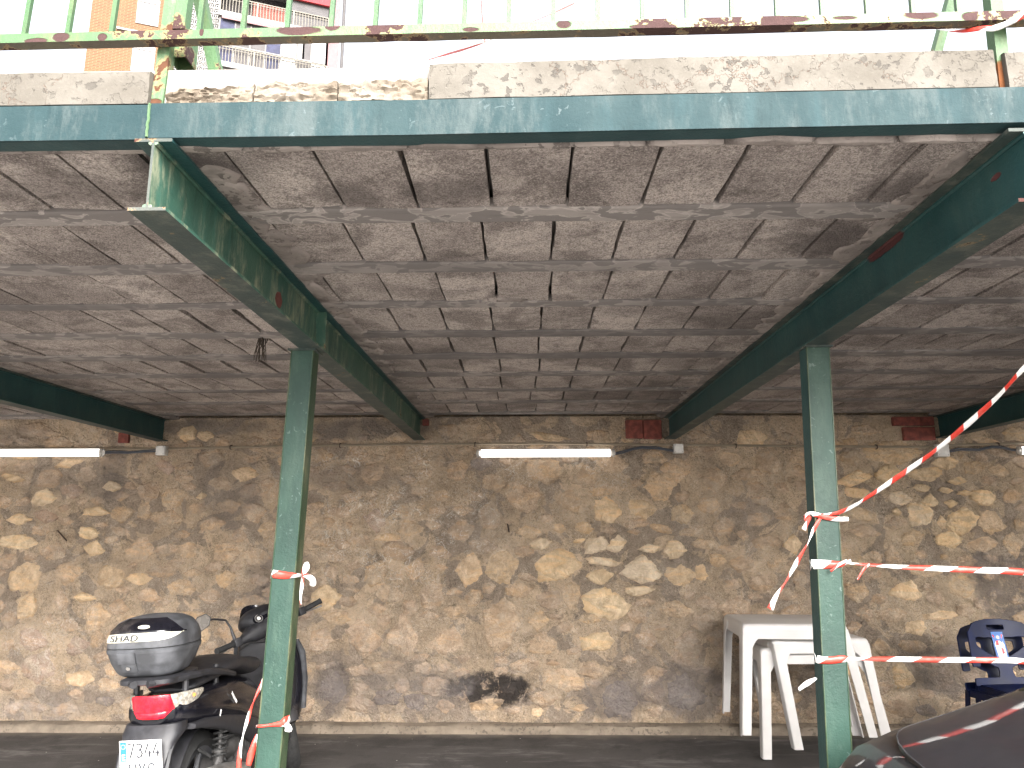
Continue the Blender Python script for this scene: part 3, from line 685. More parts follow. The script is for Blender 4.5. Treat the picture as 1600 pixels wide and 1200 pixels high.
# ------------------------------------------------------------------ columns
def column(x, label, face_r, face_s):
    t = empty('steel_column', (x, 2.964, 0)); tag(t, label, 'column', 'green box columns under the deck')
    w, d = .0897, .0849; zt = ZC-.1843-.007; n = 50; m = MB(); rings = []
    xc = -LEAN*HC
    for i in range(n+1):
        z = zt*i/n; s = LEAN*z+xc; e = .0008*nz(z*9, x)
        rings.append([Vector((s, e, z)), Vector((s+w/2, e-.0008, z)), Vector((s+w, e, z)), Vector((s+w, d, z)), Vector((s, d, z))])
    m.loft(rings); o = m.build('shaft', MT['col'], t, bev=0)
    o.data.materials.append(MT['col_side']); o.data.materials.append(MT['beam_b'])
    for p in o.data.polygons:
        if p.normal.x > .7: p.material_index = face_r
        elif p.normal.x < -.7: p.material_index = face_s
    s = LEAN*zt+xc
    m = MB(); m.box((s-.012, -.012, zt), (s+w+.012, d+.012, zt+.0065)); m.build('cap_plate', MT['beam_u'], t)
    m = MB()
    for xx in (s+.002, s+w-.002):
        m.tube([Vector((LEAN*k*zt/30+xc+(0 if xx < s+.02 else w)+.001*nz(k*1.7), .0, zt*k/30)) for k in range(31)], .0028, 6)
    m.build('weld_seam', MT['col_side'], t, sm=True)
    m = MB(); m.box((xc-.04, -.04, .001), (xc+w+.04, d+.04, .011)); m.build('base_plate', MT['beam_u'], t)
column(-.9886, 'green box column on the left, in front of the scooter', 1, 0)
column(1.1167, 'green box column on the right, in front of the white tables', 0, 2)

column(3.30, 'green box column beyond the right edge of the picture where the level tapes end', 1, 0)

# ------------------------------------------------------------------ fascia channels on top of the beam ends
def fascia(x0, x1, label, dz=0.):
    t = empty('fascia_beam', (x0, 1.616, ZC)); tag(t, label, 'fascia beam', 'blue green fascia channels along the deck edge')
    def zb(x): return .0015+dz+.009*max(0, x+.3)*(x < 2.2)+.0225*(x >= 2.2)
    n = 80; H = .091
    def strip(prof, nm, mt):
        m = MB(); rings = []
        for i in range(n+1):
            X = x0+(x1-x0)*i/n; w = .0012*nz(X*6, 5); z = zb(X)
            rings.append([Vector((X-x0, a+w, b+z)) for a, b in prof])
        m.loft(rings); return m.build(nm, mt, t)
    strip([(0, 0), (.006, 0), (.006, H), (0, H)], 'web', MT['fascia'])
    strip([(.0065, 0), (.052, .001), (.052, .007), (.0065, .008)], 'bottom_flange', MT['fascia_u'])
    strip([(.0065, H-.008), (.052, H-.007), (.052, H-.001), (.0065, H)], 'top_flange', MT['fascia'])
    return t
fascia(-9, -.909, 'blue green steel fascia beam left of the weld seam', -.0035)
fr_ = fascia(-.906, 9, 'long blue green steel fascia beam right of the weld seam')
m = MB(); m.tube([Vector((.0+.004*nz(k*2.1), -.0015, .003+.088*k/14)) for k in range(15)], .0035, 6)
m.build('weld_seam', MT['post'], fr_, sm=True)

# ------------------------------------------------------------------ parapets on the fascia
def parapet(x0, x1, z1a, z1b, label, rough=False, y0=1.622, dep=.16, nm='parapet', xe=0.):
    t = MB(); L = x1-x0; n = max(8, int(L/.007)) if rough else max(8, int(L/.04)); z0 = ZC+.096; rings = []
    for i in range(n+1):
        k = i/n; X = x0+L*k; z1 = z1a+(z1b-z1a)*k; zb = z0+.009*max(0, min(X, 2.2)+.3); ring = []
        prof = [(0, k/14) for k in range(14)]+[(.004, .97), (.02, 1), (.05, 1), (.08, 1), (dep, 1), (dep, 0)]
        for q, (yy, zz) in enumerate(prof):
            y = yy; z = zb+(z1-zb)*zz
            if rough:
                if q < 18: y +=   .010*abs(nz(X*26, zz*3, 1))+.006*nz(X*75, zz*8, 2)+.012*nz(X*7, zz*2)+.004*nz(X*150, zz*16, 5)
                if zz > .5: z += (.010*nz(X*14, yy*9)+.006*nz(X*45, yy*20)+.004*nz(X*110, 2))*zz
            else:
                if q < 16: y += .0025*nz(X*7, zz*2)+.0012*nz(X*30, zz*6)
                if zz > .9: z += .0025*nz(X*9, 3)+.0018*nz(X*33, 3)
            ring.append(Vector((X, y0+y, z)))
        rings.append(ring)
    t.loft(rings); o = t.build(nm, MT['rubble' if rough else 'parapet'], None, sm=True)
    return tag(o, label, 'parapet', 'concrete parapet pieces on the deck edge')
parapet(-6, -.917, 2.607, 2.616, 'pale painted concrete parapet block left of the rusty railing post')
parapet(-.874, -.66, 2.556, 2.577, 'short crumbling brownish parapet stub just right of the rusty post', True)
parapet(-.656, -.455, 2.577, 2.579, 'middle section of broken crumbly parapet between two vertical joints', True)
parapet(-.452, -.236, 2.575, 2.586, 'last section of broken parapet butting the tall cracked block', True)
parapet(-.232, 1.121, 2.623, 2.641, 'tall pale cracked parapet block over the middle bay', y0=1.618)
parapet(1.150, 6, 2.636, 2.65, 'pale parapet block at the far right beyond the orange rusted post')
# ------------------------------------------------------------------ railing
YR = 1.600
ra = PX(0, 67, Y=YR); rb = PX(1600, 30, Y=YR)
def rz(x): return ra.z+(rb.z-ra.z)*(x-ra.x)/(rb.x-ra.x)
rail = empty('railing', (0, YR, ra.z)); tag(rail, 'flaking light green steel railing along the deck edge', 'railing')
def L_(v): return Vector(v)-Vector((0, YR, ra.z))
RH = .0245; RD = .030
m = MB(); n = 160; rings = []
for i in range(n+1):
    x = -5+10*i/n; z = rz(x); w = .0008*nz(x*9, 2)
    rings.append([L_((x, YR+w, z+.0012*nz(x*25, 1))), L_((x, YR+w, z+RH)), L_((x, YR+RD+w, z+RH)), L_((x, YR+RD+w, z+.0022*nz(x*30, 3)))])
m.loft(rings); o = m.build('bottom_rail', MT['rail'], rail); o.data.materials.append(MT['rail_u'])
for p in o.data.polygons:
    if p.normal.z < -.6: p.material_index = 1
m = MB(); m.tube([L_((-5, YR+.012, rz(-5)+.90)), L_((5, YR+.012, rz(5)+.90))], .02, 10); m.build('top_rail', MT['rail'], rail, sm=True)
xs0 = PX(724, 42, Y=YR).x; xs1 = PX(1430, 14, Y=YR).x; stp = (xs1-xs0)/10
bal = MB(); h = .885; b_ = .0055
bal.add([(-b_, -b_, 0), (b_, -b_, 0), (b_, b_, 0), (-b_, b_, 0), (-b_+LEAN*h, -b_, h), (b_+LEAN*h, -b_, h), (b_+LEAN*h, b_, h), (-b_+LEAN*h, b_, h)], [(0, 3, 2, 1), (4, 5, 6, 7), (0, 1, 5, 4), (1, 2, 6, 5), (2, 3, 7, 6), (3, 0, 4, 7)])
bme = bal.fix(); k0 = -16
PXL = PX(244, 165, Y=1.637).x; PXR = PX(1573, 140, Y=1.637).x
for k in range(k0, 24):
    x = xs0+k*stp
    if abs(x-PXL) < .03 or abs(x-PXR) < .03: continue
    o = obj('baluster', bme, MT['bar'], rail); o.location = L_((x, YR+RH/2, rz(x)+RH-.001)); o.rotation_euler.z = random.uniform(-.03, .03)
def post(x, w, d, z0, z1, mat, y=1.637, nm='post'):
    m = MB(); n = 24; rings = []
    for i in range(n+1):
        z = z0+(z1-z0)*i/n; s = x+LEAN*(z-z0)+.0006*nz(z*30, x)
        rings.append([L_((s-w/2, y, z)), L_((s+w/2, y, z)), L_((s+w/2, y+d, z)), L_((s-w/2, y+d, z))])
    m.loft(rings); return m.build(nm, mat, rail)
post(PXL, .030, .030, ZC+.094, 3.62, MT['post_l'], 1.637); post(PXR, .030, .030, ZC+.112, 3.66, MT['post'], 1.637)
post(PXL+.036, .030, .028, 2.74, 3.6, MT['rail'], 1.638)         # doubled tube above the rail
# braces behind the parapet
for (xa, ya, xb, yb, w) in ((346, 150, 300, -60, .032), (1455, 110, 1502, -60, .022)):
    a = PX(xa, ya, Y=1.83); b = PX(xb, yb, Y=1.78); m = MB(); d = (b-a)
    a = a-d*.15; b = b+d*1.2; s = Vector((w/2, 0, 0)); q = Vector((0, .016, 0))
    m.add([L_(a-s-q), L_(a+s-q), L_(a+s+q), L_(a-s+q), L_(b-s-q), L_(b+s-q), L_(b+s+q), L_(b-s+q)], [(0, 3, 2, 1), (4, 5, 6, 7), (0, 1, 5, 4), (1, 2, 6, 5), (2, 3, 7, 6), (3, 0, 4, 7)])
    m.build('brace', MT['rail'], rail)
# open ended box tube bracket hanging behind the left post
p = PX(284, 100, Y=1.69); m = MB(); W2, D2, T2 = .024, .030, .003; z0, z1 = p.z-.0, p.z+.075
for (a, b) in (((-W2, -D2), (W2, -D2+T2)), ((-W2, D2-T2), (W2, D2)), ((-W2, -D2+T2), (-W2+T2, D2-T2)), ((W2-T2, -D2+T2), (W2, D2-T2))):
    m.box(L_((p.x+a[0], 1.69+a[1], z0)), L_((p.x+b[0], 1.69+b[1], z1)))
m.box(L_((p.x-W2, 1.688-D2-.004, z1)), L_((p.x+W2, 1.692+D2, z1+.004)))
m.build('box_bracket', MT['rail'], rail)

# ------------------------------------------------------------------ lamps, conduit, boxes and cables on the wall
YW = WALL-.035
m = MB(); pts = [PX(x, y, Y=YW) for x, y in ((-60, 702), (252, 702), (300, 701), (480, 697), (640, 695), (850, 693.5), (1060, 696), (1270, 698), (1440, 699), (1472, 697), (1600, 693), (1680, 692))]
cond = empty('conduit', pts[5]); tag(cond, 'thin beige cable conduit running along the top of the stone wall', 'conduit')
def shift(m, o): m.v = [q-o for q in m.v]; return m
m.tube(pts, .0062, 8); shift(m, pts[5]).build('pipe', MT['pvc'], cond, sm=True)
m = MB(); m.tube([q+Vector((0, .012, .011)) for q in pts], .004, 6); shift(m, pts[5]).build('cable', MT['pvc'], cond, sm=True)
for x, y in ((360, 699), (531, 696.5), (742, 694.5), (917, 694), (1150, 697), (1370, 698.5), (1560, 695)):
    c = PX(x, y, Y=YW)-pts[5]; m = MB()
    m.tube([c+Vector((-.001, .02, -.014)), c+Vector((0, -.008, -.012)), c+Vector((0, -.010, 0)), c+Vector((0, -.008, .014)), c+Vector((.001, .03, .02))], .0045, 6)
    m.build('clip', MT['clip'], cond, sm=True)
def jbox(x, y, w, label):
    c = PX(x, y, Y=YW-.02); t = empty('junction_box', c); tag(t, label, 'junction box', 'junction boxes on the conduit')
    m = MB(); m.box((-w/2, -.012, -w/2), (w/2, .045, w/2)); m.build('body', MT['grey_box'], t, sm=True, bev=.006)
    m = MB(); m.box((-w/2+.002, -.022, -w/2+.002), (w/2-.002, -.0125, w/2-.002)); m.build('lid', MT['grey_box'], t, sm=True, bev=.005)
    for sx in (-1, 1):
        for sz in (-1, 1): m = MB(); m.tube([(sx*w*.36, -.021, sz*w*.36), (sx*w*.36, -.0235, sz*w*.36)], .004, 8); m.build('screw', MT['alu'], t)
jbox(252, 704, .078, 'white junction box under the end of the far left beam')
jbox(1060, 701, .078, 'white junction box below the end of the beam right of the middle bay')
jbox(1472, 704, .100, 'larger white junction box below the red clay bricks at the right')
def lamp(xa, xb, y, label):
    a = PX(xa, y, Y=YW-.03); b = PX(xb, y, Y=YW-.03); L = b.x-a.x; r = .034
    t = empty('tube_lamp', a); tag(t, label, 'lamp', 'tube lamps on the stone wall')
    def cyl(x0, x1, rr, prof=None):
        m = lathe([(0, x0)]+[(rr*k, x0+(1-sqrt(1-k*k))*rr*.9) for k in (.5, .8, 1)]+[(rr*k, x1-(1-sqrt(1-k*k))*rr*.9) for k in (1, .8, .5)]+[(0, x1)], 20) if prof == 'cap' else lathe([(0, x0), (rr, x0), (rr, x1), (0, x1)], 20)
        return m
    cyl(.045, L-.045, r*.93).build('diffuser', MT['tube_white'], t, sm=True)
    for x0, x1 in ((0, .044), (L-.044, L)): cyl(x0, x1, r, 'cap').build('end_cap', MT['clear'], t, sm=True)
    m = MB(); m.box((.05, r*.6, -r*.5), (L-.05, r*1.1, r*.5)); m.build('backplate', MT['grey_box'], t)
    for x in (.2, L-.2): m = MB(); m.box((x-.01, r*1.1, -.01), (x+.01, .075, .01)); m.build('bracket', MT['grey_box'], t)
lamp(-58, 163, 708, 'white tube lamp at the left end of the wall, running out of the picture')
lamp(743, 962, 708.5, 'white tube lamp in the middle of the wall below the conduit')
lamp(1588, 1800, 704, 'tube lamp at the far right of which only the rounded end shows')
def cable(pts, label):
    m = MB(); P_ = [PX(x, y, Y=YW-.012) for x, y in pts]; m.tube(P_, .0065, 8)
    m.tube([q+Vector((0, .006, .012+.003*sin(i*2))) for i, q in enumerate(P_)], .0055, 8)
    tag(m.build('power_cable', MT['cable'], sm=True), label, 'cable', 'grey cables feeding the lamps')
cable([(164, 708), (180, 707.5), (200, 708), (220, 706.5), (243, 705)], 'short grey cable between the left lamp and its junction box')
cable([(961, 710), (975, 707), (990, 702), (1003, 700), (1025, 701), (1040, 703), (1052, 705)], 'grey cable bowing up from the middle lamp to its junction box')
cable([(1484, 706), (1500, 703), (1530, 703.5), (1550, 699), (1565, 700), (1580, 703.5), (1590, 704)], 'wavy grey cable between the big junction box and the far right lamp')

# ------------------------------------------------------------------ apartment building beyond the deck
ang = radians(20.6); BY = 36.0
q0 = PX(131, 110, Y=BY); ux = Vector((cos(ang), sin(ang), 0)); un = Vector((-sin(ang), cos(ang), 0))*-1
def FP(x, y):
    """facade coordinates (along, height) of photo pixel"""
    d = rt*((x-800)/F)-up*((y-600)/F)+fw; nrm = un; t = (q0-EYE).dot(nrm)/d.dot(nrm); p = EYE+d*t-q0; return p.dot(ux), p.z
bld = empty('apartment_building', (q0.x, q0.y, 0), ang); tag(bld, 'brick apartment block with white lattice strip and glazed balconies seen above the deck edge', 'building')
zq = q0.z
def bx(m, a, b, ya, yb, za, zb): return m.box((min(a, b), ya, zq+min(za, zb)), (max(a, b), yb, zq+max(za, zb)))
xe = FP(272, 60)[0]; xl = FP(340, 60)[0]; xr = FP(508, 90)[0]
m = MB(); m.box((0, 0, -2), (xe, 10, zq+14)); m.build('brick_wall', MT['far_brick'], bld)
m = MB(); m.box((xe+.003, .12, -2), (xl, 10, zq+14)); m.build('stair_wall', MT['dark_far'], bld)
m = MB(); m.box((xl+.003, 1.2, -2), (xr, 10, zq+14)); m.build('balcony_back_wall', MT['dark_far'], bld)
# window in the brick
for dz in (0, -3.0, 3.0):
    a, zt = FP(214, 16); b, zs = FP(243, 40); b = a+1.15; zs += dz; zt = zs+1.3
    m = MB(); bx(m, a, b, -.05, -.003, zs-.08, zs); bx(m, a, a+.08, -.05, -.003, zs, zt); bx(m, b-.08, b, -.05, -.003, zs, zt); bx(m, a, b, -.06, -.003, zt, zt+.28)
    w = m.build('window', MT['white_paint'], bld)
    m = MB(); bx(m, a+.08, b-.08, -.02, -.004, zs, zt); m.build('pane', MT['far_glass'], w)
    m = MB()
    for k in range(6): bx(m, a+.12+k*.17, a+.16+k*.17, -.04, -.022, zs, zt)
    m.build('bars', MT['white_paint'], w)
    m = MB(); bx(m, a-.9, b+.1, -.12, -.003, zs-.72, zs-.60); m.build('sill_band', MT['white_paint'], bld)
# lattice of pierced blocks
m = MB(); cell = .30; ncx = max(3, int((xl-xe)/cell)); cell = (xl-xe)/ncx; zb0 = zq-4; ncz = int(14/cell)
for i in range(ncx+1): m.box((xe+i*cell-.022, -.02, zb0), (xe+i*cell+.022, .08, zb0+ncz*cell))
for j in range(ncz+1): m.box((xe+.03, -.018, zb0+j*cell-.022), (xl-.03, .078, zb0+j*cell+.022))
for i in range(ncx):
    for j in range(ncz):
        cx, cz = xe+(i+.5)*cell, zb0+(j+.5)*cell; ro, ri = cell*.30, cell*.16; v = []
        for a in range(8):
            c, s = cos(a*pi/4), sin(a*pi/4); v += [(cx+ro*c, 0, cz+ro*s), (cx+ri*c, 0, cz+ri*s), (cx+ro*c, .06, cz+ro*s), (cx+ri*c, .06, cz+ri*s)]
        f = []
        for a in range(8): p, q = a*4, (a+1) % 8*4; f += [(p, q, q+1, p+1), (p, p+2, q+2, q), (p+1, q+1, q+3, p+3)]
        m.add(v, f)
        for sx, sz in ((1, 1), (1, -1), (-1, 1), (-1, -1)):
            m.add([(cx+sx*cell*.20, .01, cz+sz*cell*.26), (cx+sx*cell*.26, .01, cz+sz*cell*.20), (cx+sx*cell*.47, .01, cz+sz*cell*.41), (cx+sx*cell*.41, .01, cz+sz*cell*.47)], [(0, 1, 2, 3)])
lt = m.build('lattice', MT['white_paint'], bld); lt['kind'] = 'stuff'
# balconies
_, zs1 = FP(343, 108); _, zs2 = FP(344, 30); st = zs2-zs1
for k, zf in enumerate((zs1-st, zs1, zs2, zs2+st)):
    m = MB(); m.box((xl+.01, -.9, zq+zf-.32), (xr+.1, 1.19, zq+zf)); sl_ = m.build('balcony_slab', MT['white_paint'], bld)
    rl = MB(); zt = zq+zf+1.0
    rl.box((xl+.03, -.86, zt-.06), (xr+.06, -.80, zt)); rl.box((xl+.03, -.85, zt-.20), (xr+.06, -.82, zt-.17))
    nb = int((xr-xl)/.165)
    for i in range(nb+1): x = xl+.05+(xr-xl)*i/nb; rl.box((x-.018, -.845, zq+zf), (x+.018, -.815, zt-.06))
    for i in range(4): x = xl+.05+(xr-xl)*i/3; rl.box((x-.05, -.87, zq+zf), (x+.05, -.80, zt-.02))
    rl.build('balcony_railing', MT['far_rail'], bld)
    if k in (1, 0, 3):
        gl = MB(); fm = MB(); nw = 7; w = (xr-xl-.1)/nw
        for i in range(nw):
            a = xl+.06+i*w; o_ = i == 5 and k == 1
            f2 = MB(); f2.box((a, -.74, zq+zf+.02), (a+.07, -.66, zq+zf+st-.35)); f2.box((a+.07, -.73, zq+zf+1.12), (a+w, -.67, zq+zf+1.2)); f2.box((a+.07, -.73, zq+zf+st-.42), (a+w, -.67, zq+zf+st-.35))
            wf = f2.build('glazing_frame', MT['far_frame'], bld)
            g2 = MB(); g2.box((a+.07, -.70, zq+zf+.02), (a+w, -.69, zq+zf+1.12)); g2.box((a+.07+(.5*w if o_ else 0), -.70, zq+zf+1.2), (a+w, -.69, zq+zf+st-.42))
            g2.build('pane', MT['curtain' if i in (0, 3) else 'curtain_b' if i in (1, 2, 5) else 'far_glass'], wf)
            if o_:
                g3 = MB(); g3.box((a+.1, -.69, zq+zf+1.22), (a+w*.45, -.68, zq+zf+st-.45)); g3.build('pane', MT['white_paint'], wf)
    if k == 2:
        m = MB(); a = xl+(xr-xl)*.60; m.box((a, -.78, zq+zf+.02), (xr+.02, -.74, zq+zf+1.75)); m.build('awning_panel', MT['curtain_b'], bld)
        m = MB(); m.box((a-.3, -1.0, zq+zf+1.7), (xr+.05, -.85, zq+zf+2.9)); m.build('awning', MT['red_far'], bld)
        m = MB(); m.box((xl+(xr-xl)*.3, -.70, zq+zf+.02), (a-.05, -.66, zq+zf+1.1)); m.build('balcony_curtain', MT['tile'], bld)
        m = MB(); m.box((xl+.2, -.90, zq+zf-.50), (xr, -.88, zq+zf-.33)); m.build('folded_awning', MT['wine'], bld)
m = MB(); m.box((xr+.12, -.4, -2), (xr+.75, 10, zq+14)); m.build('corner_pier', MT['wine'], bld)
m = MB(); m.tube([(xr+.95, -.5, 0), (xr+.95, -.5, zq+14)], .10, 10); m.build('downpipe', MT['curtain_b'], bld, sm=True)

# ------------------------------------------------------------------ barrier tape
def tape(pts, w, label, tw=None, per=.19, u0=0., fold=.35, group='red and white barrier tapes', nm='barrier_tape', seed=0, wn=None):
    """ribbon along 3D points; tw = twist angle per point, w = width (number or list)"""
    P_ = [Vector(p) for p in pts]; sub = []; n = 6
    if isinstance(w, (list, tuple)): w = list(w)+[w[-1]]*(len(pts)-len(w))
    if tw: tw = list(tw)+[tw[-1]]*(len(pts)-len(tw))
    for i in range(len(P_)-1):
        p0, p1, p2, p3 = P_[max(i-1, 0)], P_[i], P_[i+1], P_[min(i+2, len(P_)-1)]
        for k in range(n): t = k/n; sub.append((.5*((2*p1)+(p2-p0)*t+(2*p0-5*p1+4*p2-p3)*t*t+(3*p1-p0-3*p2+p3)*t**3), i+t))
    sub.append((P_[-1], len(P_)-1)); v = []; uvs = []; s = u0; last = None
    for q, (p, t) in enumerate(sub):
        d = (sub[min(q+1, len(sub)-1)][0]-sub[max(q-1, 0)][0]).normalized()
        view = Vector((0, -1, 0)) if abs(d.y) < .9 else Vector((1, 0, 0)); y = d.cross(view).normalized(); x = y.cross(d).normalized()
        i = int(t); fr2 = t-i; a = 0
        if tw: a = tw[i]+((tw[i+1]-tw[i])*fr2 if i+1 < len(tw) else 0)
        ww = w if not isinstance(w, (list, tuple)) else w[i]+((w[i+1]-w[i])*fr2 if i+1 < len(w) else 0)
        side = y*cos(a)+x*sin(a); nn = x*cos(a)-y*sin(a)
        if last is not None: s += (p-last).length
        last = p
        for c in range(5):
            u = (c-2)/4; v.append(p+side*(u*ww)+nn*(ww*fold*(.5-abs(u)*2)*.5+.0016*nz(s*40, c*3.1, seed))); uvs.append((s/per, c/4))
    f = [(r*5+c, r*5+c+1, (r+1)*5+c+1, (r+1)*5+c) for r in range(len(sub)-1) for c in range(4)]
    me = mesh(nm, v, f); uvl = me.uv_layers.new(name='UVMap')
    for lp in me.loops: uvl.data[lp.index].uv = uvs[lp.vertex_index]
    smooth(me); o = obj(nm, me, MT['tape'])
    md = o.modifiers.new('thick', 'SOLIDIFY'); md.thickness = .0006
    if label: tag(o, label, 'tape', group)
    return o
CY = 2.964; YF = CY-.006       # just in front of the column faces
def part(o, parent):
    o.parent = parent; o.matrix_parent_inverse = parent.matrix_world.inverted(); return o
def ext(p, q): return [p+(q-p)*k for k in (.06, .15, .3, .5, .75, 1)]
# diagonal tape from upper right down to the knot on the right column
A = [q for q in reversed(ext(PX(1600, 577, Y=2.3), Vector((2.03, 1.64, 2.44))))]+[PX(1600, 577, Y=2.3), PX(1560, 620, Y=2.42), PX(1510, 665, Y=2.55), PX(1460, 706, Y=2.68), PX(1400, 748, Y=2.8), PX(1345, 785, Y=2.90), PX(1312, 801, Y=2.945), PX(1283, 806, Y=YF)]
t1 = tape(A, [.022]*7+[.025, .024, .023, .022, .02, .018, .016, .014][:8], 'barrier tape slanting up to the right from the knot on the right column', [.2]*6+[.3, .5, .2, .6, .3, .8, .5, .9, .9], .135, .03)
bpy.context.view_layer.update()
part(tape([PX(1326, 811, Y=YF-.004), PX(1305, 811, Y=YF-.004), PX(1285, 807, Y=YF-.007), PX(1268, 803, Y=YF-.004), PX(1256, 808, Y=CY+.05)], [.016, .02, .02, .018, .016], None, [0, .2, .1, .2, 0], .135, .4, nm='wrap'), t1)
part(tape([PX(1272, 801, Y=YF-.012), PX(1262, 803, Y=YF-.02), PX(1258, 812, Y=YF-.02), PX(1266, 808, Y=YF-.012), PX(1256, 828, Y=YF-.01)], [.008, .012, .014, .014, .02], None, [0, .6, 1, .4, .2], .135, 0, nm='knot'), t1)
tape([PX(1282, 810, Y=YF-.008), PX(1272, 828, Y=YF-.012), PX(1262, 850, Y=YF-.02), PX(1245, 880, Y=YF-.02), PX(1228, 910, Y=YF-.015), PX(1213, 932, Y=YF-.01), PX(1204, 952, Y=YF-.01)], [.012, .020, .016, .022, .016, .018, .028], 'loose end of barrier tape hanging left of the right column down to the white tables', [.2, .5, 1.2, .3, 1.0, .3, .1], .135, .06)
# upper level tape
B = [PX(x, y, Y=Y) for x, y, Y in ((1322, 879, CY-.002), (1345, 881, 2.95), (1400, 885, 2.93), (1460, 888, 2.9), (1520, 890.5, 2.87), (1580, 892.5, 2.84))]; B += ext(B[-1], Vector((3.33, 2.955, 1.22)))
t2 = tape(B, [.008, .012, .017, .020, .022, .024, .024], 'upper of the two level barrier tapes running right from the right column', [.8, .9, .5, .2, .1, .1, .1], .165, .02)
bpy.context.view_layer.update()
part(tape([PX(1267, 884, Y=CY+.04), PX(1268.5, 882, Y=CY-.004), PX(1290, 882, Y=YF), PX(1310, 882, Y=YF), PX(1322, 879, Y=YF), PX(1330, 876, Y=CY+.03)], [.036, .036, .034, .024, .012, .012], None, None, .165, .45, nm='wrap'), t2)
part(tape([PX(1324, 876, Y=YF-.01), PX(1312, 882, Y=YF-.02), PX(1298, 893, Y=YF-.016)], [.01, .012, .010], None, [0, .5, .3], .165, .5, nm='knot'), t2)
part(tape([PX(1358, 881, Y=2.94), PX(1350, 890, Y=2.935), PX(1340, 906, Y=2.93)], [.010, .014, .006], None, [0, .5, .3], .165, .55, nm='tail'), t2)
# lower level tape
B = [PX(x, y, Y=Y) for x, y, Y in ((1324, 1029, CY-.004), (1345, 1029, 2.95), (1400, 1030, 2.90), (1460, 1031, 2.86), (1520, 1031.5, 2.82), (1580, 1032, 2.8))]; B += ext(B[-1], Vector((3.33, 2.955, .88)))
t3 = tape(B, [.008, .012, .018, .019, .019, .020, .020], 'lower of the two level barrier tapes crossing in front of the blue chairs', [.7, .6, .2, .1, .1, .1, .1], .170, .0)
bpy.context.view_layer.update()
part(tape([PX(1274, 1026, Y=CY+.04), PX(1276, 1030, Y=CY-.004), PX(1295, 1032, Y=YF), PX(1315, 1030, Y=YF), PX(1326, 1030, Y=CY)], [.030, .028, .026, .026, .020], None, None, .17, .5, nm='wrap'), t3)
part(tape([PX(1276, 1060, Y=CY+.03), PX(1262, 1068, Y=CY+.02), PX(1248, 1078, Y=CY+.01)], [.008, .022, .014], None, [0, .2, .3], .5, .05, nm='tail'), t3)
# left column: bow
t4 = tape([PX(425, 897, Y=CY+.05), PX(426, 897, Y=YF), PX(445, 899, Y=YF), PX(462, 899, Y=YF), PX(472, 899, Y=CY+.05)], [.034, .032, .028, .016, .012], 'barrier tape tied in a bow round the left column above the scooter handlebar', None, .17, .0)
bpy.context.view_layer.update()
for pts, w in (([(472, 899), (474, 890), (478, 881), (480, 888), (474, 899)], [.006, .018, .022, .018, .006]), ([(472, 899), (480, 900), (488, 905), (489, 913), (484, 912)], [.006, .018, .024, .022, .016]), ([(473, 901), (472, 915), (470, 930), (470, 945)], [.008, .014, .010, .004])):
    part(tape([PX(x, y, Y=CY-.012-.012*sin(i)) for i, (x, y) in enumerate(pts)], w, None, [0, .3, .6, .4, .2], .17, .3, nm='bow_loop'), t4)
t5 = tape([PX(401, 1135, Y=CY+.05), PX(402, 1135, Y=YF), PX(420, 1133.5, Y=YF), PX(438, 1131, Y=YF), PX(446, 1128, Y=CY-.002), PX(453, 1124, Y=CY+.04)], [.014, .008, .010, .020, .036, .032], 'crumpled barrier tape tied round the left column near the scooter engine', None, .3, .08)
bpy.context.view_layer.update()
part(tape([PX(446, 1130, Y=YF-.006), PX(450, 1136, Y=YF-.014), PX(452, 1141, Y=YF-.01), PX(445, 1141, Y=YF-.01)], [.012, .022, .02, .01], None, [.2, .5, .3, .2], .5, 0, nm='knot'), t5)
tape([PX(413, 1055, Y=CY+.10), PX(405, 1078, Y=CY+.085), PX(396, 1098, Y=CY+.07), PX(388, 1122, Y=CY+.06), PX(380, 1150, Y=CY+.05), PX(374, 1180, Y=CY+.05), PX(373, 1215, Y=CY+.05)], [.006, .014, .008, .016, .008, .016, .018], 'thin twisted strand of barrier tape hanging over the scooter, left of the column', [.2, .4, 1.2, .3, 1.2, .2, .3], .24, .05)
tape([PX(402, 1147, Y=CY+.03), PX(398, 1160, Y=CY+.02), PX(393, 1178, Y=CY+.015), PX(388, 1196, Y=CY+.01)], [.008, .020, .028, .018], 'short crumpled tail of barrier tape at the foot of the left column', [.2, .4, .5, .2], .3, .1)
# tapes on the railing
tape([PX(1640, -5, Y=1.57), PX(1600, 22, Y=1.575), PX(1572, 38, Y=1.585), PX(1552, 44, Y=1.594), PX(1535, 44, Y=1.60), PX(1500, 48, Y=1.64), PX(1466, 44, Y=1.7)], [.02, .018, .014, .014, .012, .010, .008], 'barrier tape looped round the railing post at the far right', [.2, .4, .8, .3, .3, .5, .7], .16, .06)
tape([PX(515, 137, Y=2.3), PX(600, 113, Y=2.2), PX(680, 90, Y=2.1), PX(755, 66, Y=1.9), PX(800, 46, Y=1.9), PX(860, 22, Y=2.0), PX(960, -25, Y=2.1)], [.013, .015, .016, .008, .010, .012, .014], 'thin twisted tape strung behind the railing against the sky', [.7, .8, .9, 1.3, .9, .8, .9], .5, .26)
tape([PX(750, -30, Y=1.88), PX(753, 20, Y=1.88), PX(756, 60, Y=1.88), PX(758, 84, Y=1.88)], [.004, .004, .006, .003], 'short thread of tape hanging from the rail against the sky', [.9, .8, .4, .8], .6, .3)

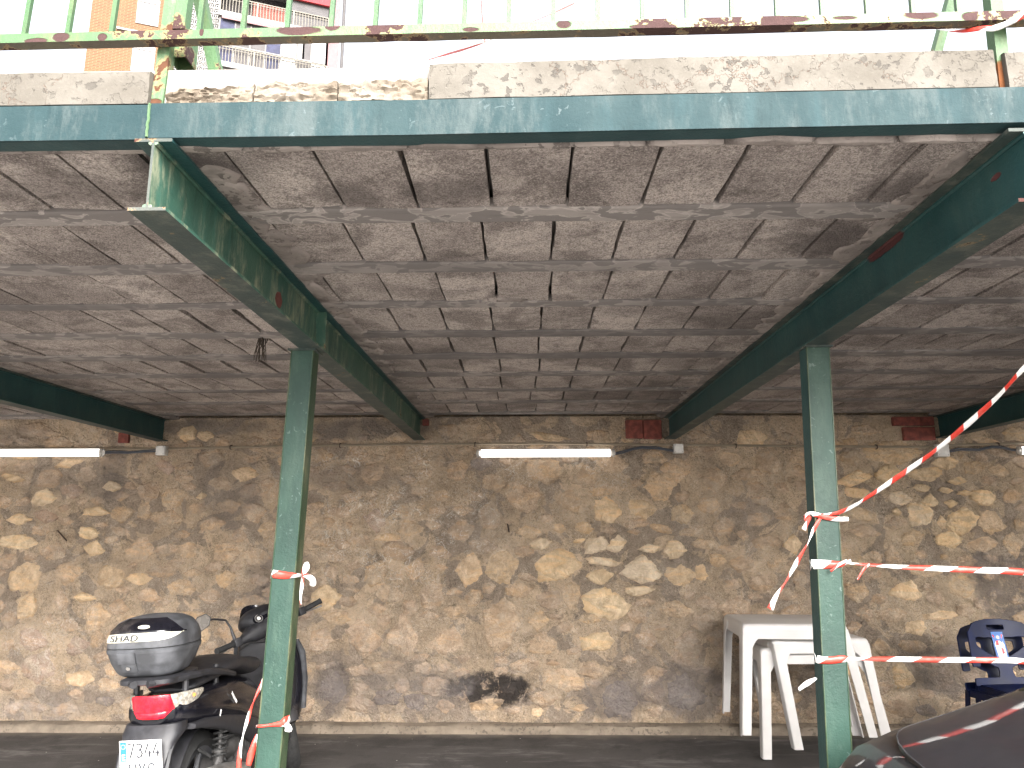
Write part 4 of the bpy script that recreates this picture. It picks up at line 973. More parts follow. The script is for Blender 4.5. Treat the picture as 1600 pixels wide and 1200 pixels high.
# ------------------------------------------------------------------ stacked white tables
def table(fl, tl, tr, frx, y0, zb, dep, rot, label, H=.70, back=(0.0, 0.0)):
    """fl, frx: x of the front feet; tl, tr: x of the front top corners; y0 front; zb foot height"""
    t = empty('white_table', (tl, y0, zb), rot); tag(t, label, 'table', 'white plastic tables nested in a stack')
    W = tr-tl; spl = (fl-tl, frx-tr)           # foot offsets
    rc = .035; zap = H-.098; th = .007
    def corner(ix, iy):
        sx, sy = (1, -1)[ix], (1, -1)[iy]; X0 = (0, W)[ix]; Y0 = (0, dep)[iy]
        m = MB(); rings = []
        for k in range(18):
            z = H-.034 if k == 0 else (H-.034)*(1-k/17); s = 1-z/H; fl_ = max(0, (z-(zap-.06))/.06); wd = .070-.010*s
            if z > zap-.06: wd += .06*(1-sqrt(max(0, 1-min(1, fl_)**2)))*1.0
            px_ = X0+(spl[ix])*s; py_ = Y0+(-.03 if iy == 0 else .03)*s*.6
            r = .016; o = []; 
            prof = [(wd, 0), (r, 0), (r*.3, r*.3), (0, r), (0, wd), (th, wd), (th, r+.002), (r*.5+.003, r*.5+.003), (r+.002, th), (wd, th)]
            rings.append([Vector((px_+sx*a, py_+sy*b, z)) for a, b in prof])
        m.loft(rings); return m.build('leg', MT['white_plastic'], t, sm=True)
    for ix in (0, 1):
        for iy in (0, 1): corner(ix, iy)
    m = MB(); c = .10; s_ = 1-(zap)/H
    for (a, b) in (((c, .001), (W-c, .001+th)), ((c, dep-.001-th), (W-c, dep-.001)), ((.001, c), (.001+th, dep-c)), ((W-.001-th, c), (W-.001, dep-c))):
        m.box((a[0]+.0, a[1], zap), (b[0], b[1], H-.034))
    m.build('apron', MT['white_plastic'], t)
    rings = []
    for z, ins, r in ((H-.034, .0, .02), (H-.022, .001, .02), (H-.010, .006, .024), (H-.003, .014, .03), (H, .028, .03)):
        ring = []
        for cx, cy, a0 in ((ins+r, ins+r, pi), (W-ins-r, ins+r, 1.5*pi), (W-ins-r, dep-ins-r, 0), (ins+r, dep-ins-r, .5*pi)):
            for k in range(6): a = a0+k*pi/10; ring.append(Vector((cx+r*cos(a), cy+r*sin(a), z)))
        rings.append(ring)
    m = MB(); m.loft(rings); m.build('tabletop', MT['white_plastic'], t, sm=True); return t
table(1.558, 1.591, 2.318, 2.45, 5.40, .012, .60, -.03, 'bottom table of the white stack, its feet on the asphalt')
table(1.751, 1.655, 2.318, 2.405, 5.335, .088, .60, .03, 'middle table of the white stack, skewed to the right of the others')
table(1.400, 1.448, 2.140, 2.27, 5.285, .190, .62, -.05, 'uppermost white table of the stack, its front feet hanging in the air')

# ------------------------------------------------------------------ stacked blue chairs
def chair_parts(t, zoff=0):
    """front of the chair at y=0, back at y=.45; x from 0 to .44"""
    def plate(name, nu, nv, fpos, inside, th=.006):
        v = {}; vl = []; f = []
        def gv(i, j):
            if (i, j) not in v: v[i, j] = len(vl); vl.append(fpos(i/nu, j/nv))
            return v[i, j]
        for i in range(nu):
            for j in range(nv):
                if inside((i+.5)/nu, (j+.5)/nv): f.append((gv(i, j), gv(i+1, j), gv(i+1, j+1), gv(i, j+1)))
        me = mesh(name, vl, f); bb = bmesh.new(); bb.from_mesh(me)
        for _ in range(4):
            bd = [x for x in bb.verts if x.is_boundary]; nc = {x: sum((e.other_vert(x).co for e in x.link_edges if e.is_boundary), Vector())/max(1, sum(e.is_boundary for e in x.link_edges)) for x in bd}
            for x in bd: x.co = x.co.lerp(nc[x], .5)
        bmesh.ops.recalc_face_normals(bb, faces=bb.faces); bb.to_mesh(me); bb.free(); smooth(me)
        o = obj(name, me, MT['blue_plastic'], t); md = o.modifiers.new('s', 'SOLIDIFY'); md.thickness = th; md.offset = 0
        md2 = o.modifiers.new('b', 'BEVEL'); md2.width = .002; md2.segments = 2; md2.limit_method = 'ANGLE'
        return o
    def back(u, v):
        x = (u-.5)*.50; z = .43+.42*v; y = .40+.10*v-.05*(2*u-1)**2*(.3+v)
        return Vector((.22+x*(1-.03*v), y, z))
    def inb(u, v):
        x = (u-.5)*2; top = 1-.10*abs(x)**2.2-.35*max(0, abs(x)-.75)
        if v > top: return False
        if abs(x) < .26 and .835 < v < .905: return False                       # hand slot
        if abs(x) < .165+.05*(1-v): return True                                            # splat
        if v > .70+.04*abs(x): return True                                               # top band
        if abs(x) > .74 and v > .28: return True                                          # side stiles
        if v < .12: return True
        # lower rail of the loop curving into the splat
        c = .26+.40*max(0, abs(x)-.2)**1.3
        return c < v < c+.17
    plate('backrest', 92, 84, back, inb, .010)
    def seat(u, v):
        x = (u-.5)*.43; y = .43*v; z = .435-.012*sin(pi*u)*sin(pi*min(1, v*1.2))-.018*max(0, .12-v)/.12
        return Vector((.22+x, y, z))
    plate('seat', 20, 20, seat, lambda u, v: True, .008)
    m = MB(); m.box((.03, -.001, .385), (.41, .007, .415)); m.box((.004, .05, .385), (.010, .41, .43)); m.box((.430, .05, .385), (.436, .41, .43)); m.box((.04, .43, .385), (.40, .438, .43)); m.build('apron', MT['blue_plastic'], t, bev=.002)
    for ix in (0, 1):
        for iy in (0, 1):
            m = MB(); rings = []; sx = (1, -1)[ix]; sy = (1, -1)[iy]
            for k in range(12):
                z = .425*(1-k/11); s = 1-z/.43; X0 = (0, .44)[ix]-sx*.02*s; Y0 = (-.005, .445)[iy]-sy*.035*s; w = .045-.008*s
                prof = [(w, 0), (.008, 0), (0, .008), (0, w), (.005, w), (.005, .012), (.012, .005), (w, .005)]
                rings.append([Vector((X0+sx*a, Y0+sy*b, z)) for a, b in prof])
            m.loft(rings); m.build('leg', MT['blue_plastic'], t, sm=True)
c0 = PX(1541, 1060, Y=4.98)
c0.x += .215
ch = empty('blue_chair', (c0.x, 4.98, .05), .10); chair_parts(ch); tag(ch, 'upper dark blue plastic chair with a sticker on its backrest', 'chair', 'blue plastic chairs stacked together')
ch2 = empty('blue_chair', (c0.x-.015, 5.06, .008), .135); tag(ch2, 'lower dark blue plastic chair, mostly hidden under the one with the sticker', 'chair', 'blue plastic chairs stacked together')
for o in list(ch.children):
    c = o.copy(); C.objects.link(c); c.parent = ch2
m = MB(); sx0, sx1 = .172, .268
def bk(u, v, off=.008):
    x = (u-.5)*.46; z = .43+.42*v; y = .40+.10*v-.05*(2*u-1)**2*(.3+v)-off; return Vector((.22+x*(1-.03*v), y, z))
def patchb(u0, u1, v0, v1, off, nm, mt, par, poly=None):
    m = MB(); n = 6
    if poly: pts = poly
    else: pts = [(u0, v0), (u1, v0), (u1, v1), (u0, v1)]
    m.add([bk(u, v, off) for u, v in pts]+[bk(u, v, off-.0008) for u, v in pts], [tuple(range(len(pts)))]+[tuple(range(2*len(pts)-1, len(pts)-1, -1))]); return m.build(nm, mt, par)
st_ = patchb(.405, .595, .40, .80, .0075, 'sticker', MT['plate_blue'], ch)
patchb(0, 0, 0, 0, .0087, 'white_print', MT['plate_white'], st_, [(.44, .40), (.57, .42), (.575, .60), (.545, .68), (.46, .68), (.425, .62)])
patchb(0, 0, 0, 0, .0096, 'red_print', MT['tape'] if False else MT['red_lens'], st_, [(.44, .60), (.49, .60), (.495, .67), (.45, .665)])
patchb(0, 0, 0, 0, .0096, 'red_print', MT['red_lens'], st_, [(.505, .46), (.55, .48), (.545, .55), (.51, .56)])
patchb(0, 0, 0, 0, .0087, 'red_print', MT['red_lens'], st_, [(.415, .75), (.44, .70), (.46, .72), (.43, .765)])
patchb(0, 0, 0, 0, .0087, 'red_print', MT['red_lens'], st_, [(.585, .75), (.56, .70), (.54, .72), (.57, .765)])
patchb(0, 0, 0, 0, .0096, 'grey_print', MT['alu'], st_, [(.48, .69), (.52, .69), (.53, .73), (.50, .75), (.47, .73)])
# ------------------------------------------------------------------ scooter
HEAD, LN, ST = .012, .05, .95
sc = empty('scooter', (-1.588, 3.80, 0)); sc.rotation_mode = 'QUATERNION'
sc.rotation_quaternion = (Matrix.Rotation(-HEAD, 4, 'Z') @ Matrix.Rotation(-LN, 4, 'Y')).to_quaternion()
tag(sc, 'black scooter with grey top box parked behind the left column, handlebar turned left', 'scooter')
AX = Vector((0, -sin(.47), cos(.47))); AO = Vector((0, .97, 1.05))
SR = Matrix.Translation(AO) @ Matrix.Rotation(.085, 4, 'Y') @ Matrix.Translation(-AO)
SM = Matrix.Translation(AO) @ Matrix.Rotation(ST, 4, AX) @ Matrix.Translation(-AO)
SW = Matrix.Translation(AO) @ Matrix.Rotation(.42, 4, AX) @ Matrix.Translation(-AO)
SB = Matrix.Translation((0, 0, -.12)) @ SM @ SR
def st(m, M_=SM): m.v = [M_ @ q for q in m.v]; return m
BP, GP, GB = MT['black_plastic'], MT['grey_plastic'], MT['gloss_black']
def wheel(cy, R, w, par, M_=None, nm='wheel'):
    m = lathe([(R-.075, -w*.36), (R-.045, -w*.5), (R-.015, -w*.38), (R, -w*.12), (R, w*.12), (R-.015, w*.38), (R-.045, w*.5), (R-.075, w*.36)], 48)
    m.v = [q+Vector((0, cy, R)) for q in m.v]
    if M_: st(m, M_)
    t = m.build('tyre', MT['rubber'], par, sm=True)
    m = lathe([(R-.075, -w*.36), (R-.10, -w*.30), (R-.105, 0), (R-.10, w*.30), (R-.075, w*.36)], 40)
    for k in range(6):
        a = k*pi/3; c, s = cos(a), sin(a); m.tube([(0, c*.03, s*.03), (0, c*(R-.10), s*(R-.10))], .013, 6)
    m.tube([(-.05, 0, 0), (.05, 0, 0)], .04, 14)
    m.v = [q+Vector((0, cy, R)) for q in m.v]
    if M_: st(m, M_)
    r = m.build('rim', GP, t, sm=True)
    m = MB()
    for k in range(36):       # tread blocks
        for s in (-1, 1):
            a = 2*pi*(k+.25*s)/36; c, ss = cos(a), sin(a); tx = Vector((0, -ss, c)); rr = Vector((0, c, ss)); x = Vector((1, 0, 0)); p = rr*(R-.001)+x*s*w*.16
            q = [p+x*s*w*.12*i+tx*.010*j+rr*(.004 if i < 1 else -.006)+tx*.016*(i) for i, j in ((-1, -1), (1, -1), (1, 1), (-1, 1))]
            m.add(q+[z-rr*.012 for z in q], [(0, 1, 2, 3), (0, 4, 5, 1), (1, 5, 6, 2), (2, 6, 7, 3), (3, 7, 4, 0)])
    m.v = [q+Vector((0, cy, R)) for q in m.v]
    if M_: st(m, M_)
    m.build('tread', MT['rubber'], t); return t
wheel(0, .285, .12, sc); wheel(1.30, .29, .10, sc, SW)
# engine, swing arm, muffler
m = MB(); m.sloft(1, [(-.06, -.10, .29, .03, .05, 3), (.02, -.11, .30, .05, .085, 3), (.25, -.11, .31, .06, .10, 3), (.42, -.10, .32, .05, .08, 3)]); m.build('swing_arm', MT['engine'], sc, sm=True)
m = MB(); m.sloft(1, [(.12, .02, .34, .05, .07, 3), (.18, .03, .36, .10, .11, 3), (.36, .03, .38, .11, .13, 3), (.48, .02, .36, .08, .10, 3)])
for k in range(7): m.box((.05, .20+k*.026, .30), (.155, .205+k*.026, .46))
m.sloft(0, [(.12, .22, .32, .075, .075, 2.2), (.165, .22, .32, .068, .068, 2.2), (.172, .22, .32, .03, .03, 2)])
m.build('engine', MT['engine'], sc, sm=True)
m = MB(); m.tube([(.10, .42, .25), (.15, .36, .20), (.18, .22, .20)], .02, 10); m.build('exhaust_pipe', MT['engine'], sc, sm=True)
MU = [(-.34, .205, .40, .026, .030, 2.4), (-.335, .205, .40, .052, .060, 2.4), (-.28, .205, .392, .060, .070, 2.4), (-.10, .20, .36, .062, .074, 2.4), (.12, .185, .31, .056, .066, 2.4), (.24, .18, .27, .030, .032, 2.2)]
m = MB(); m.sloft(1, MU); mu = m.build('muffler', GP, sc, sm=True)
m = MB(); m.sloft(1, [(t, c1+.006, c2+.012, r1+.004, r2+.002, p) for t, c1, c2, r1, r2, p in MU[2:5]]); m.build('heat_shield', MT['alu'], mu, sm=True)
m = MB(); m.tube([(.205, -.345, .40), (.205, -.325, .40)], .020, 14); m.build('muffler_outlet', MT['rubber'], mu, sm=True)
# engine clutter: hoses, air box, brackets
for pts, r_ in (([(.10, .02, .46), (.14, .08, .52), (.13, .20, .50), (.12, .30, .40)], .011), ([(.05, -.05, .50), (.11, .0, .44), (.13, .10, .40)], .008), ([(.12, .24, .56), (.15, .27, .50), (.15, .25, .44), (.12, .30, .42)], .005), ([(.11, .30, .57), (.145, .34, .52), (.14, .30, .46)], .005), ([(.10, .10, .60), (.15, .16, .57), (.16, .24, .50)], .014), ([(.09, .38, .50), (.14, .42, .44), (.13, .44, .36)], .009)):
    m = MB(); m.tube(pts, r_, 8); m.build('hose', MT['rubber'], sc, sm=True)
m = MB(); m.sloft(1, [(.10, .10, .44, .03, .03, 2), (.13, .10, .445, .05, .045, 2.6), (.34, .09, .46, .05, .045, 2.6), (.38, .09, .46, .03, .03, 2)]); m.build('air_box', MT['engine'], sc, sm=True)
m = MB(); m.tube([(.135, -.06, .29), (.135, -.03, .42), (.13, .04, .50)], .016, 8); m.build('rear_strut', MT['engine'], sc, sm=True)
# rear shock with spring
for sx in (1, -1):
    a = Vector((sx*.135, -.03, .33)); b = Vector((sx*.135, .03, .63)); d = (b-a)
    m = MB(); m.tube([a, a+d*.5], .024, 12); m.tube([a+d*.5, b], .011, 8); m.tube([a+d*.46, a+d*.50], .034, 14); m.tube([a+d*.92, b], .032, 14); sh = m.build('shock_absorber', MT['engine'], sc, sm=True)
    m = MB(); pts = []
    ex = Vector((1, 0, 0)); ey = d.normalized().cross(ex)
    for k in range(97): q = k/96; an = q*2*pi*7; pts.append(a+d*(.36+.56*q)+(ex*cos(an)+ey*sin(an))*.031)
    m.tube(pts, .0052, 6); m.build('spring', MT['rubber'], sh, sm=True)
# tail body
TB = [(-.40, 0, .735, .07, .045, 2.6), (-.37, 0, .735, .115, .060, 2.8), (-.28, 0, .725, .150, .075, 3), (-.10, 0, .705, .170, .095, 3), (.15, 0, .66, .180, .13, 3), (.40, 0, .58, .175, .17, 3), (.55, 0, .50, .16, .18, 3)]
m = MB(); m.sloft(1, TB, 40); m.build('tail_body', GB, sc, sm=True)
for sx in (1, -1):       # matt side panel edge
    m = MB(); m.sloft(1, [(-.30, sx*.118, .655, .035, .012, 3), (-.20, sx*.142, .645, .034, .022, 3), (0, sx*.155, .60, .03, .035, 3), (.2, sx*.16, .54, .03, .05, 3), (.5, sx*.15, .42, .03, .08, 3)]); m.build('side_panel', BP, sc, sm=True)
m = MB(); m.sloft(1, [(.42, 0, .40, .14, .10, 4), (.6, 0, .30, .15, .05, 4), (1.0, 0, .29, .15, .045, 4), (1.14, 0, .33, .12, .06, 4)]); m.build('floorboard', BP, sc, sm=True)
# seat
m = MB(); m.sloft(1, [(-.26, 0, .800, .06, .010, 2.4), (-.22, 0, .808, .11, .022, 2.6), (-.05, 0, .828, .135, .035, 2.8), (.12, 0, .842, .145, .042, 2.8), (.24, 0, .838, .148, .045, 2.8), (.32, 0, .812, .15, .045, 2.8), (.45, 0, .785, .145, .045, 2.8), (.60, 0, .775, .11, .04, 2.6), (.70, 0, .765, .06, .03, 2.4)], 36)
m.build('seat', BP, sc, sm=True)
# grab rail and rack carrying the top box
m = MB()
for sx in (1, -1): m.tube([(sx*.15, .12, .80), (sx*.155, -.02, .835), (sx*.145, -.20, .865), (sx*.10, -.42, .875), (sx*.03, -.50, .872)], [.013, .015, .016, .018, .016], 8)
m.sloft(2, [(.864, 0, -.33, .11, .15, 5), (.868, 0, -.33, .12, .16, 5), (.886, 0, -.33, .12, .16, 5), (.889, 0, -.33, .11, .15, 5)])
for sx in (1, -1):
    for y in (-.32, .0): m.tube([(sx*.11, y, .78), (sx*.11, y, .87)], .014, 8)
m.build('luggage_rack', BP, sc, sm=True)
# fender and plate holder
m = MB(); m.sloft(2, [(.50, 0, -.455, .105, .012, 3), (.58, 0, -.44, .11, .018, 3), (.62, 0, -.40, .115, .05, 3), (.655, 0, -.36, .13, .075, 3), (.69, 0, -.34, .125, .07, 3)]); m.build('rear_fender', BP, sc, sm=True)
m = MB(); rings = []
for k in range(11):
    a = radians(20+k*11); rr = .335; rings.append([Vector((-.075, -rr*cos(a), .285+rr*sin(a))), Vector((0, -(rr+.02)*cos(a), .285+(rr+.02)*sin(a))), Vector((.075, -rr*cos(a), .285+rr*sin(a))), Vector((.075, -(rr-.006)*cos(a), .285+(rr-.006)*sin(a))), Vector((-.075, -(rr-.006)*cos(a), .285+(rr-.006)*sin(a)))])
m.loft(rings); m.build('mudguard', BP, sc, sm=True)
for sx in (1, -1): m = MB(); m.tube([(sx*.10, -.36, .66), (sx*.105, -.44, .58), (sx*.10, -.47, .48)], .012, 6); m.build('plate_bracket', BP, sc, sm=True)
# number plate
PM = fr((.004, -.478, .572), (1, 0, 0), (0, -.16, 1)); PM_o = PM
PW, PH = .178, .160
m = MB(); m.box((-PW/2, -PH/2, -.002), (PW/2, PH/2, .001)); m.v = [PM @ q for q in m.v]; npl = m.build('number_plate', MT['plate_white'], sc, bev=.001)
m = MB(); m.box((-PW/2+.003, -.005, .0012), (-PW/2+.030, PH/2-.004, .0016)); m.v = [PM @ q for q in m.v]; m.build('blue_strip', MT['plate_blue'], npl)
text('country_letter', 'E', .034, MT['plate_white'], npl, PM @ Matrix.Translation((-PW/2+.0165, .012, .0019)), .0003)
m = MB()
for k in range(12): a = 2*pi*k/12; c = Vector((-PW/2+.0165+.009*cos(a), PH/2-.024+.009*sin(a), .0018)); m.tube([c, c+Vector((0, 0, .0005))], .0013, 5)
m.v = [PM @ q for q in m.v]; m.build('star_ring', MT['plate_white'], npl)
# thin plate characters drawn as strokes
STROKE = {'7': [[(0, 1), (.55, 1), (.18, 0)]], '3': [[(.02, .95), (.2, 1), (.45, .93), (.5, .76), (.38, .58), (.2, .54)], [(.2, .54), (.42, .48), (.54, .27), (.42, .05), (.2, 0), (0, .07)]],
          '4': [[(.34, 1), (0, .30), (.56, .30)], [(.44, .48), (.44, 0)]], 'H': [[(0, 0), (0, 1)], [(.52, 0), (.52, 1)], [(0, .5), (.52, .5)]],
          'X': [[(0, 0), (.52, 1)], [(0, 1), (.52, 0)]], 'C': [[(.52, .80), (.42, .96), (.24, 1), (.07, .88), (0, .6), (0, .4), (.07, .12), (.24, 0), (.42, .04), (.52, .20)]]}
def strokes(s, x, y, h, w, adv, lab):
    m = MB()
    for ch_ in s:
        for line in STROKE[ch_]: m.tube([(x+p*w/.56*1.0, y+q*h, .0026) for p, q in line], .0036, 6)
        x += adv
    m.v = [PM @ q for q in m.v]; m.build('plate_characters', MT['ink'], npl, sm=True)
strokes('7344', -PW/2+.038, .012, .055, .025, .0350, 'a'); strokes('HXC', -PW/2+.042, -PH/2+.010, .055, .028, .039, 'b')
# tail lamp wrapping round the tail
def tl(s, z, off=.0):
    """s -1..1 round the tail, z height"""
    a = max(-1.565, min(1.565, s*pi/2*.96)); x = (.146+off)*math.copysign(abs(sin(a))**.9, a); z += .036; y = -.425-off+.21*(1-max(0, cos(a))**.9); y += (.78-z)*.10
    return Vector((x, y, z))
def lens(poly, nm, mt, off, par, th=.012):
    """poly: top and bottom curves ((s,z)...) of equal length"""
    top, bot = poly; m = MB(); n = len(top); rings = []
    def dens(c, k=5): return [tuple(a+(b-a)*t/k for a, b in zip(c[i], c[i+1])) for i in range(len(c)-1) for t in range(k)]+[c[-1]]
    T_, B_ = dens(top), dens(bot)
    for (s0, za), (s1, zb_) in zip(T_, B_):
        rings.append([tl(s0, za, off-th), tl(s0, za, off-.003), tl(s0+(s1-s0)*.15, za+(zb_-za)*.15, off), tl(s0+(s1-s0)*.85, za+(zb_-za)*.85, off), tl(s1, zb_, off-.003), tl(s1, zb_, off-th)])
    m.loft(rings); return m.build(nm, mt, par, sm=True)
tlp = lens((((-.40, .770), (-.2, .776), (.2, .776), (.36, .774)), ((-.34, .712), (-.22, .706), (.20, .704), (.44, .712))), 'tail_lamp', MT['red_lens'], .004, sc)
lens((((-.34, .712), (-.2, .706), (.1, .705), (.40, .711)), ((-.22, .680), (-.1, .679), (.1, .678), (.24, .679))), 'lower_red_lens', MT['red_lens'], .002, tlp)
for sx in (1, -1):
    o = lens((((sx*(.365 if sx > 0 else .41), .774), (sx*.62, .774), (sx*.86, .772), (sx*1.06, .766)), ((sx*(.445 if sx > 0 else .35), .712), (sx*.66, .712), (sx*.86, .722), (sx*1.06, .750))), 'indicator_lens', MT['clear_lens'], .003, tlp)
p = tl(.80, .752, .004); m = MB(); m.tube([p, p+Vector((.002, -.004, 0))], .008, 10); m.build('bulb', MT['orange'], tlp)
# small illegible script on the right side of the tail
for n_, sz, loc, tilt in ((7, .012, (.183, .05, .70), -.75), (3, .009, (.179, -.10, .665), 1.2)):
    mm = Matrix.Translation(loc) @ fr((0, 0, 0), (0, cos(tilt), sin(tilt)), (0, -sin(tilt), cos(tilt)))
    m = MB(); m.tube([mm @ Vector(((k-n_*4)*sz*.13+.004*sin(k*1.6), sz*(.6+.3*(k % 11 == 0))*sin(k*1.6+.7), 0)) for k in range(n_*8)], .0013, 5)
    m.build('side_script', MT['plate_white'], sc, sm=True)

# ------------------ top box
TBX = [(.890, .135, .125), (.905, .165, .150), (.96, .196, .180), (1.01, .213, .196), (1.045, .218, .203), (1.085, .214, .199), (1.125, .200, .186), (1.16, .172, .158), (1.182, .125, .115), (1.192, .06, .055)]
BCX, BCY, NP, BS = -.034, -.32, 3.0, .82
def boxr(z):
    for (z0_, a0, b0), (z1_, a1, b1) in zip(TBX, TBX[1:]):
        if z0_ <= z <= z1_: k = (z-z0_)/(z1_-z0_); return a0+(a1-a0)*k, b0+(b1-b0)*k
    return TBX[-1][1:]
def boxp(a, z, off=0):
    """a: angle, 0 = rear centre, positive towards the right"""
    rx, ry = boxr(z); rx = rx*BS; ry = ry*BS; rx += off; ry += off; s, c = sin(a), cos(a)
    return Vector((BCX+rx*math.copysign(abs(s)**(2/NP), s), BCY-ry*math.copysign(abs(c)**(2/NP), c), .892+(z-.892)*.84+off*.3*(z > 1.1)))
def shell(z0_, z1_, n, off=0, cap=True):
    m = MB(); rings = []
    for k in range(n+1):
        z = z0_+(z1_-z0_)*k/n; rings.append([boxp(2*pi*j/64, z, off) for j in range(64)])
    return m.loft(rings, True, cap)
tb = shell(.890, 1.036, 12).build('top_box', GP, sc, sm=True)
shell(1.041, 1.192, 22).build('lid', GP, tb, sm=True)
shell(1.030, 1.047, 2, -.006).build('seal', MT['rubber'], tb, sm=True)
shell(1.012, 1.030, 2, .003).build('rim_band', GP, tb, sm=True)
def bpatch(a0, a1, lo, hi, nm, mt, off, n=26, mz=7, par=tb):
    m = MB(); rings = []
    for k in range(n+1):
        a = a0+(a1-a0)*k/n; za, zb_ = lo(k/n), hi(k/n); rings.append([boxp(a, za, off-.006)]+[boxp(a, za+(zb_-za)*q/mz, off) for q in range(mz+1)]+[boxp(a, zb_, off-.006)])
    m.loft(rings); return m.build(nm, mt, par, sm=True)
bpatch(-1.05, 1.22, lambda k: 1.068+.030*(max(0, k-.6)/.4)**2+.012*k, lambda k: 1.104+.010*sin(pi*k)-.0*k, 'cream_band', MT['cream'], .0030)
bpatch(-.98, 1.34, lambda k: 1.1055+.010*sin(pi*k), lambda k: 1.112+.068*min(1, sin(pi*min(1, k*1.02+.03))*1.8), 'black_panel', GB, .0026, mz=12)
def onbox(a, z, off): 
    p = boxp(a, z, off); e = .02; x = boxp(a+e, z, off)-boxp(a-e, z, off); y = boxp(a, z+.004, off)-boxp(a, z-.004, off); return fr(p, x, y)
text('lettering', 'SHAD', .038, MT['ink'], tb, onbox(-.16, 1.0915, .0080), .0015, 1.3)
mm = onbox(.05, 1.140, .0065); m = MB(); m.loft([[Vector((.026*cos(k*pi/12), .009*sin(k*pi/12), z)) for k in range(24)] for z in (0, .0015)]); m.v = [mm @ q for q in m.v]; m.build('oval_badge', MT['cream'], tb)
text('badge_lettering', 'SHAD', .012, MT['wine'], tb, mm @ Matrix.Translation((0, 0, .002)), .0002)
def onplate(a, z, w, h, off, nm, mt, th=.006, bev=.002):
    mm = onbox(a, z, off); m = MB(); m.box((-w/2, -h/2, -.012), (w/2, h/2, th)); m.v = [mm @ q for q in m.v]; return m.build(nm, mt, tb, sm=True, bev=bev)
onplate(-.12, .995, .078, .050, .004, 'latch', GP); onplate(-.12, .943, .07, .044, .001, 'lock_housing', GP, .003)
mm = onbox(-.12, .945, .006); m = MB(); m.tube([mm @ Vector((0, 0, 0)), mm @ Vector((0, 0, .006))], .009, 16); m.build('lock', MT['chrome'], tb, sm=True)

# ------------------ front body
m = MB(); m.sloft(2, [(.30, 0, 1.08, .13, .07, 3), (.40, 0, 1.12, .175, .10, 3), (.55, 0, 1.13, .200, .11, 3.2), (.70, 0, 1.10, .205, .11, 3.2), (.82, 0, 1.04, .185, .10, 3), (.88, 0, 1.02, .13, .08, 2.6), (.90, 0, 1.01, .06, .04, 2.4)], 40); m.build('front_shield', GB, sc, sm=True)
m = MB(); m.sloft(2, [(.33, 0, 1.04, .12, .04, 3.4), (.50, 0, 1.035, .165, .05, 3.4), (.70, 0, 1.005, .175, .05, 3.4), (.80, 0, .975, .16, .05, 3), (.84, 0, .97, .10, .04, 3)], 36); m.build('inner_shield', BP, sc, sm=True)
m = MB(); m.tube([(.19, 1.13, .42), (.205, 1.10, .60), (.205, 1.05, .76), (.19, 1.0, .84)], [.016, .022, .022, .012], 8); m.tube([(-.19, 1.13, .42), (-.205, 1.10, .60), (-.205, 1.05, .76), (-.19, 1.0, .84)], [.016, .022, .022, .012], 8); m.build('shield_trim', GP, sc, sm=True)
m = MB(); m.tube([(.10, 1.22, .80), (.22, 1.25, .62), (.20, 1.28, .45), (.10, 1.30, .38)], .006, 6); st(m).build('brake_cable', MT['rubber'], sc, sm=True)
# front fender and fork
m = MB(); rings = []
for k in range(14):
    a = radians(10+k*12); R_ = .325; cy, cz = 1.30, .29
    rings.append([Vector((-.075, cy-(R_-.03)*cos(a), cz+(R_-.03)*sin(a))), Vector((-.05, cy-R_*cos(a), cz+R_*sin(a))), Vector((0, cy-(R_+.012)*cos(a), cz+(R_+.012)*sin(a))), Vector((.05, cy-R_*cos(a), cz+R_*sin(a))), Vector((.075, cy-(R_-.03)*cos(a), cz+(R_-.03)*sin(a))), Vector((.06, cy-(R_-.035)*cos(a), cz+(R_-.035)*sin(a))), Vector((-.06, cy-(R_-.035)*cos(a), cz+(R_-.035)*sin(a)))])
m.loft(rings); st(m, SW).build('front_fender', BP, sc, sm=True)
for sx in (1, -1):
    m = MB(); m.tube([(sx*.075, 1.33, .31), (sx*.075, 1.16, .66)], [.024, .018], 10); st(m, SW).build('fork_leg', MT['engine'], sc, sm=True)
# handlebar (turned left)
hb = MB(); hb.sloft(0, [(-.20, .93, 1.040, .020, .018, 2.4), (-.14, .95, 1.045, .045, .035, 2.6), (-.09, .97, 1.05, .075, .055, 2.6), (0, .98, 1.055, .09, .065, 2.6), (.09, .97, 1.05, .075, .055, 2.6), (.14, .95, 1.045, .045, .035, 2.6), (.20, .93, 1.040, .020, .018, 2.4)], 30)
hbo = st(hb, SB).build('handlebar', BP, sc, sm=True)
m = MB(); m.sloft(1, [(.92, 0, 1.10, .085, .040, 2.3), (.96, 0, 1.125, .115, .052, 2.3), (1.02, 0, 1.125, .125, .056, 2.3), (1.08, 0, 1.10, .11, .05, 2.3), (1.13, 0, 1.07, .07, .03, 2.3)], 32)
st(m, SB).build('instrument_cowl', BP, hbo, sm=True)
CM = SB @ fr((0, .922, 1.115), (1, 0, 0), (0, .45, 1))
m = MB(); m.loft([[Vector((.085*math.copysign(abs(cos(k*pi/16))**.8, cos(k*pi/16)), .034*sin(k*pi/16), z)) for k in range(32)] for z in (-.01, .006)]); m.v = [CM @ q for q in m.v]; dial = m.build('dial_panel', GB, hbo, sm=True)
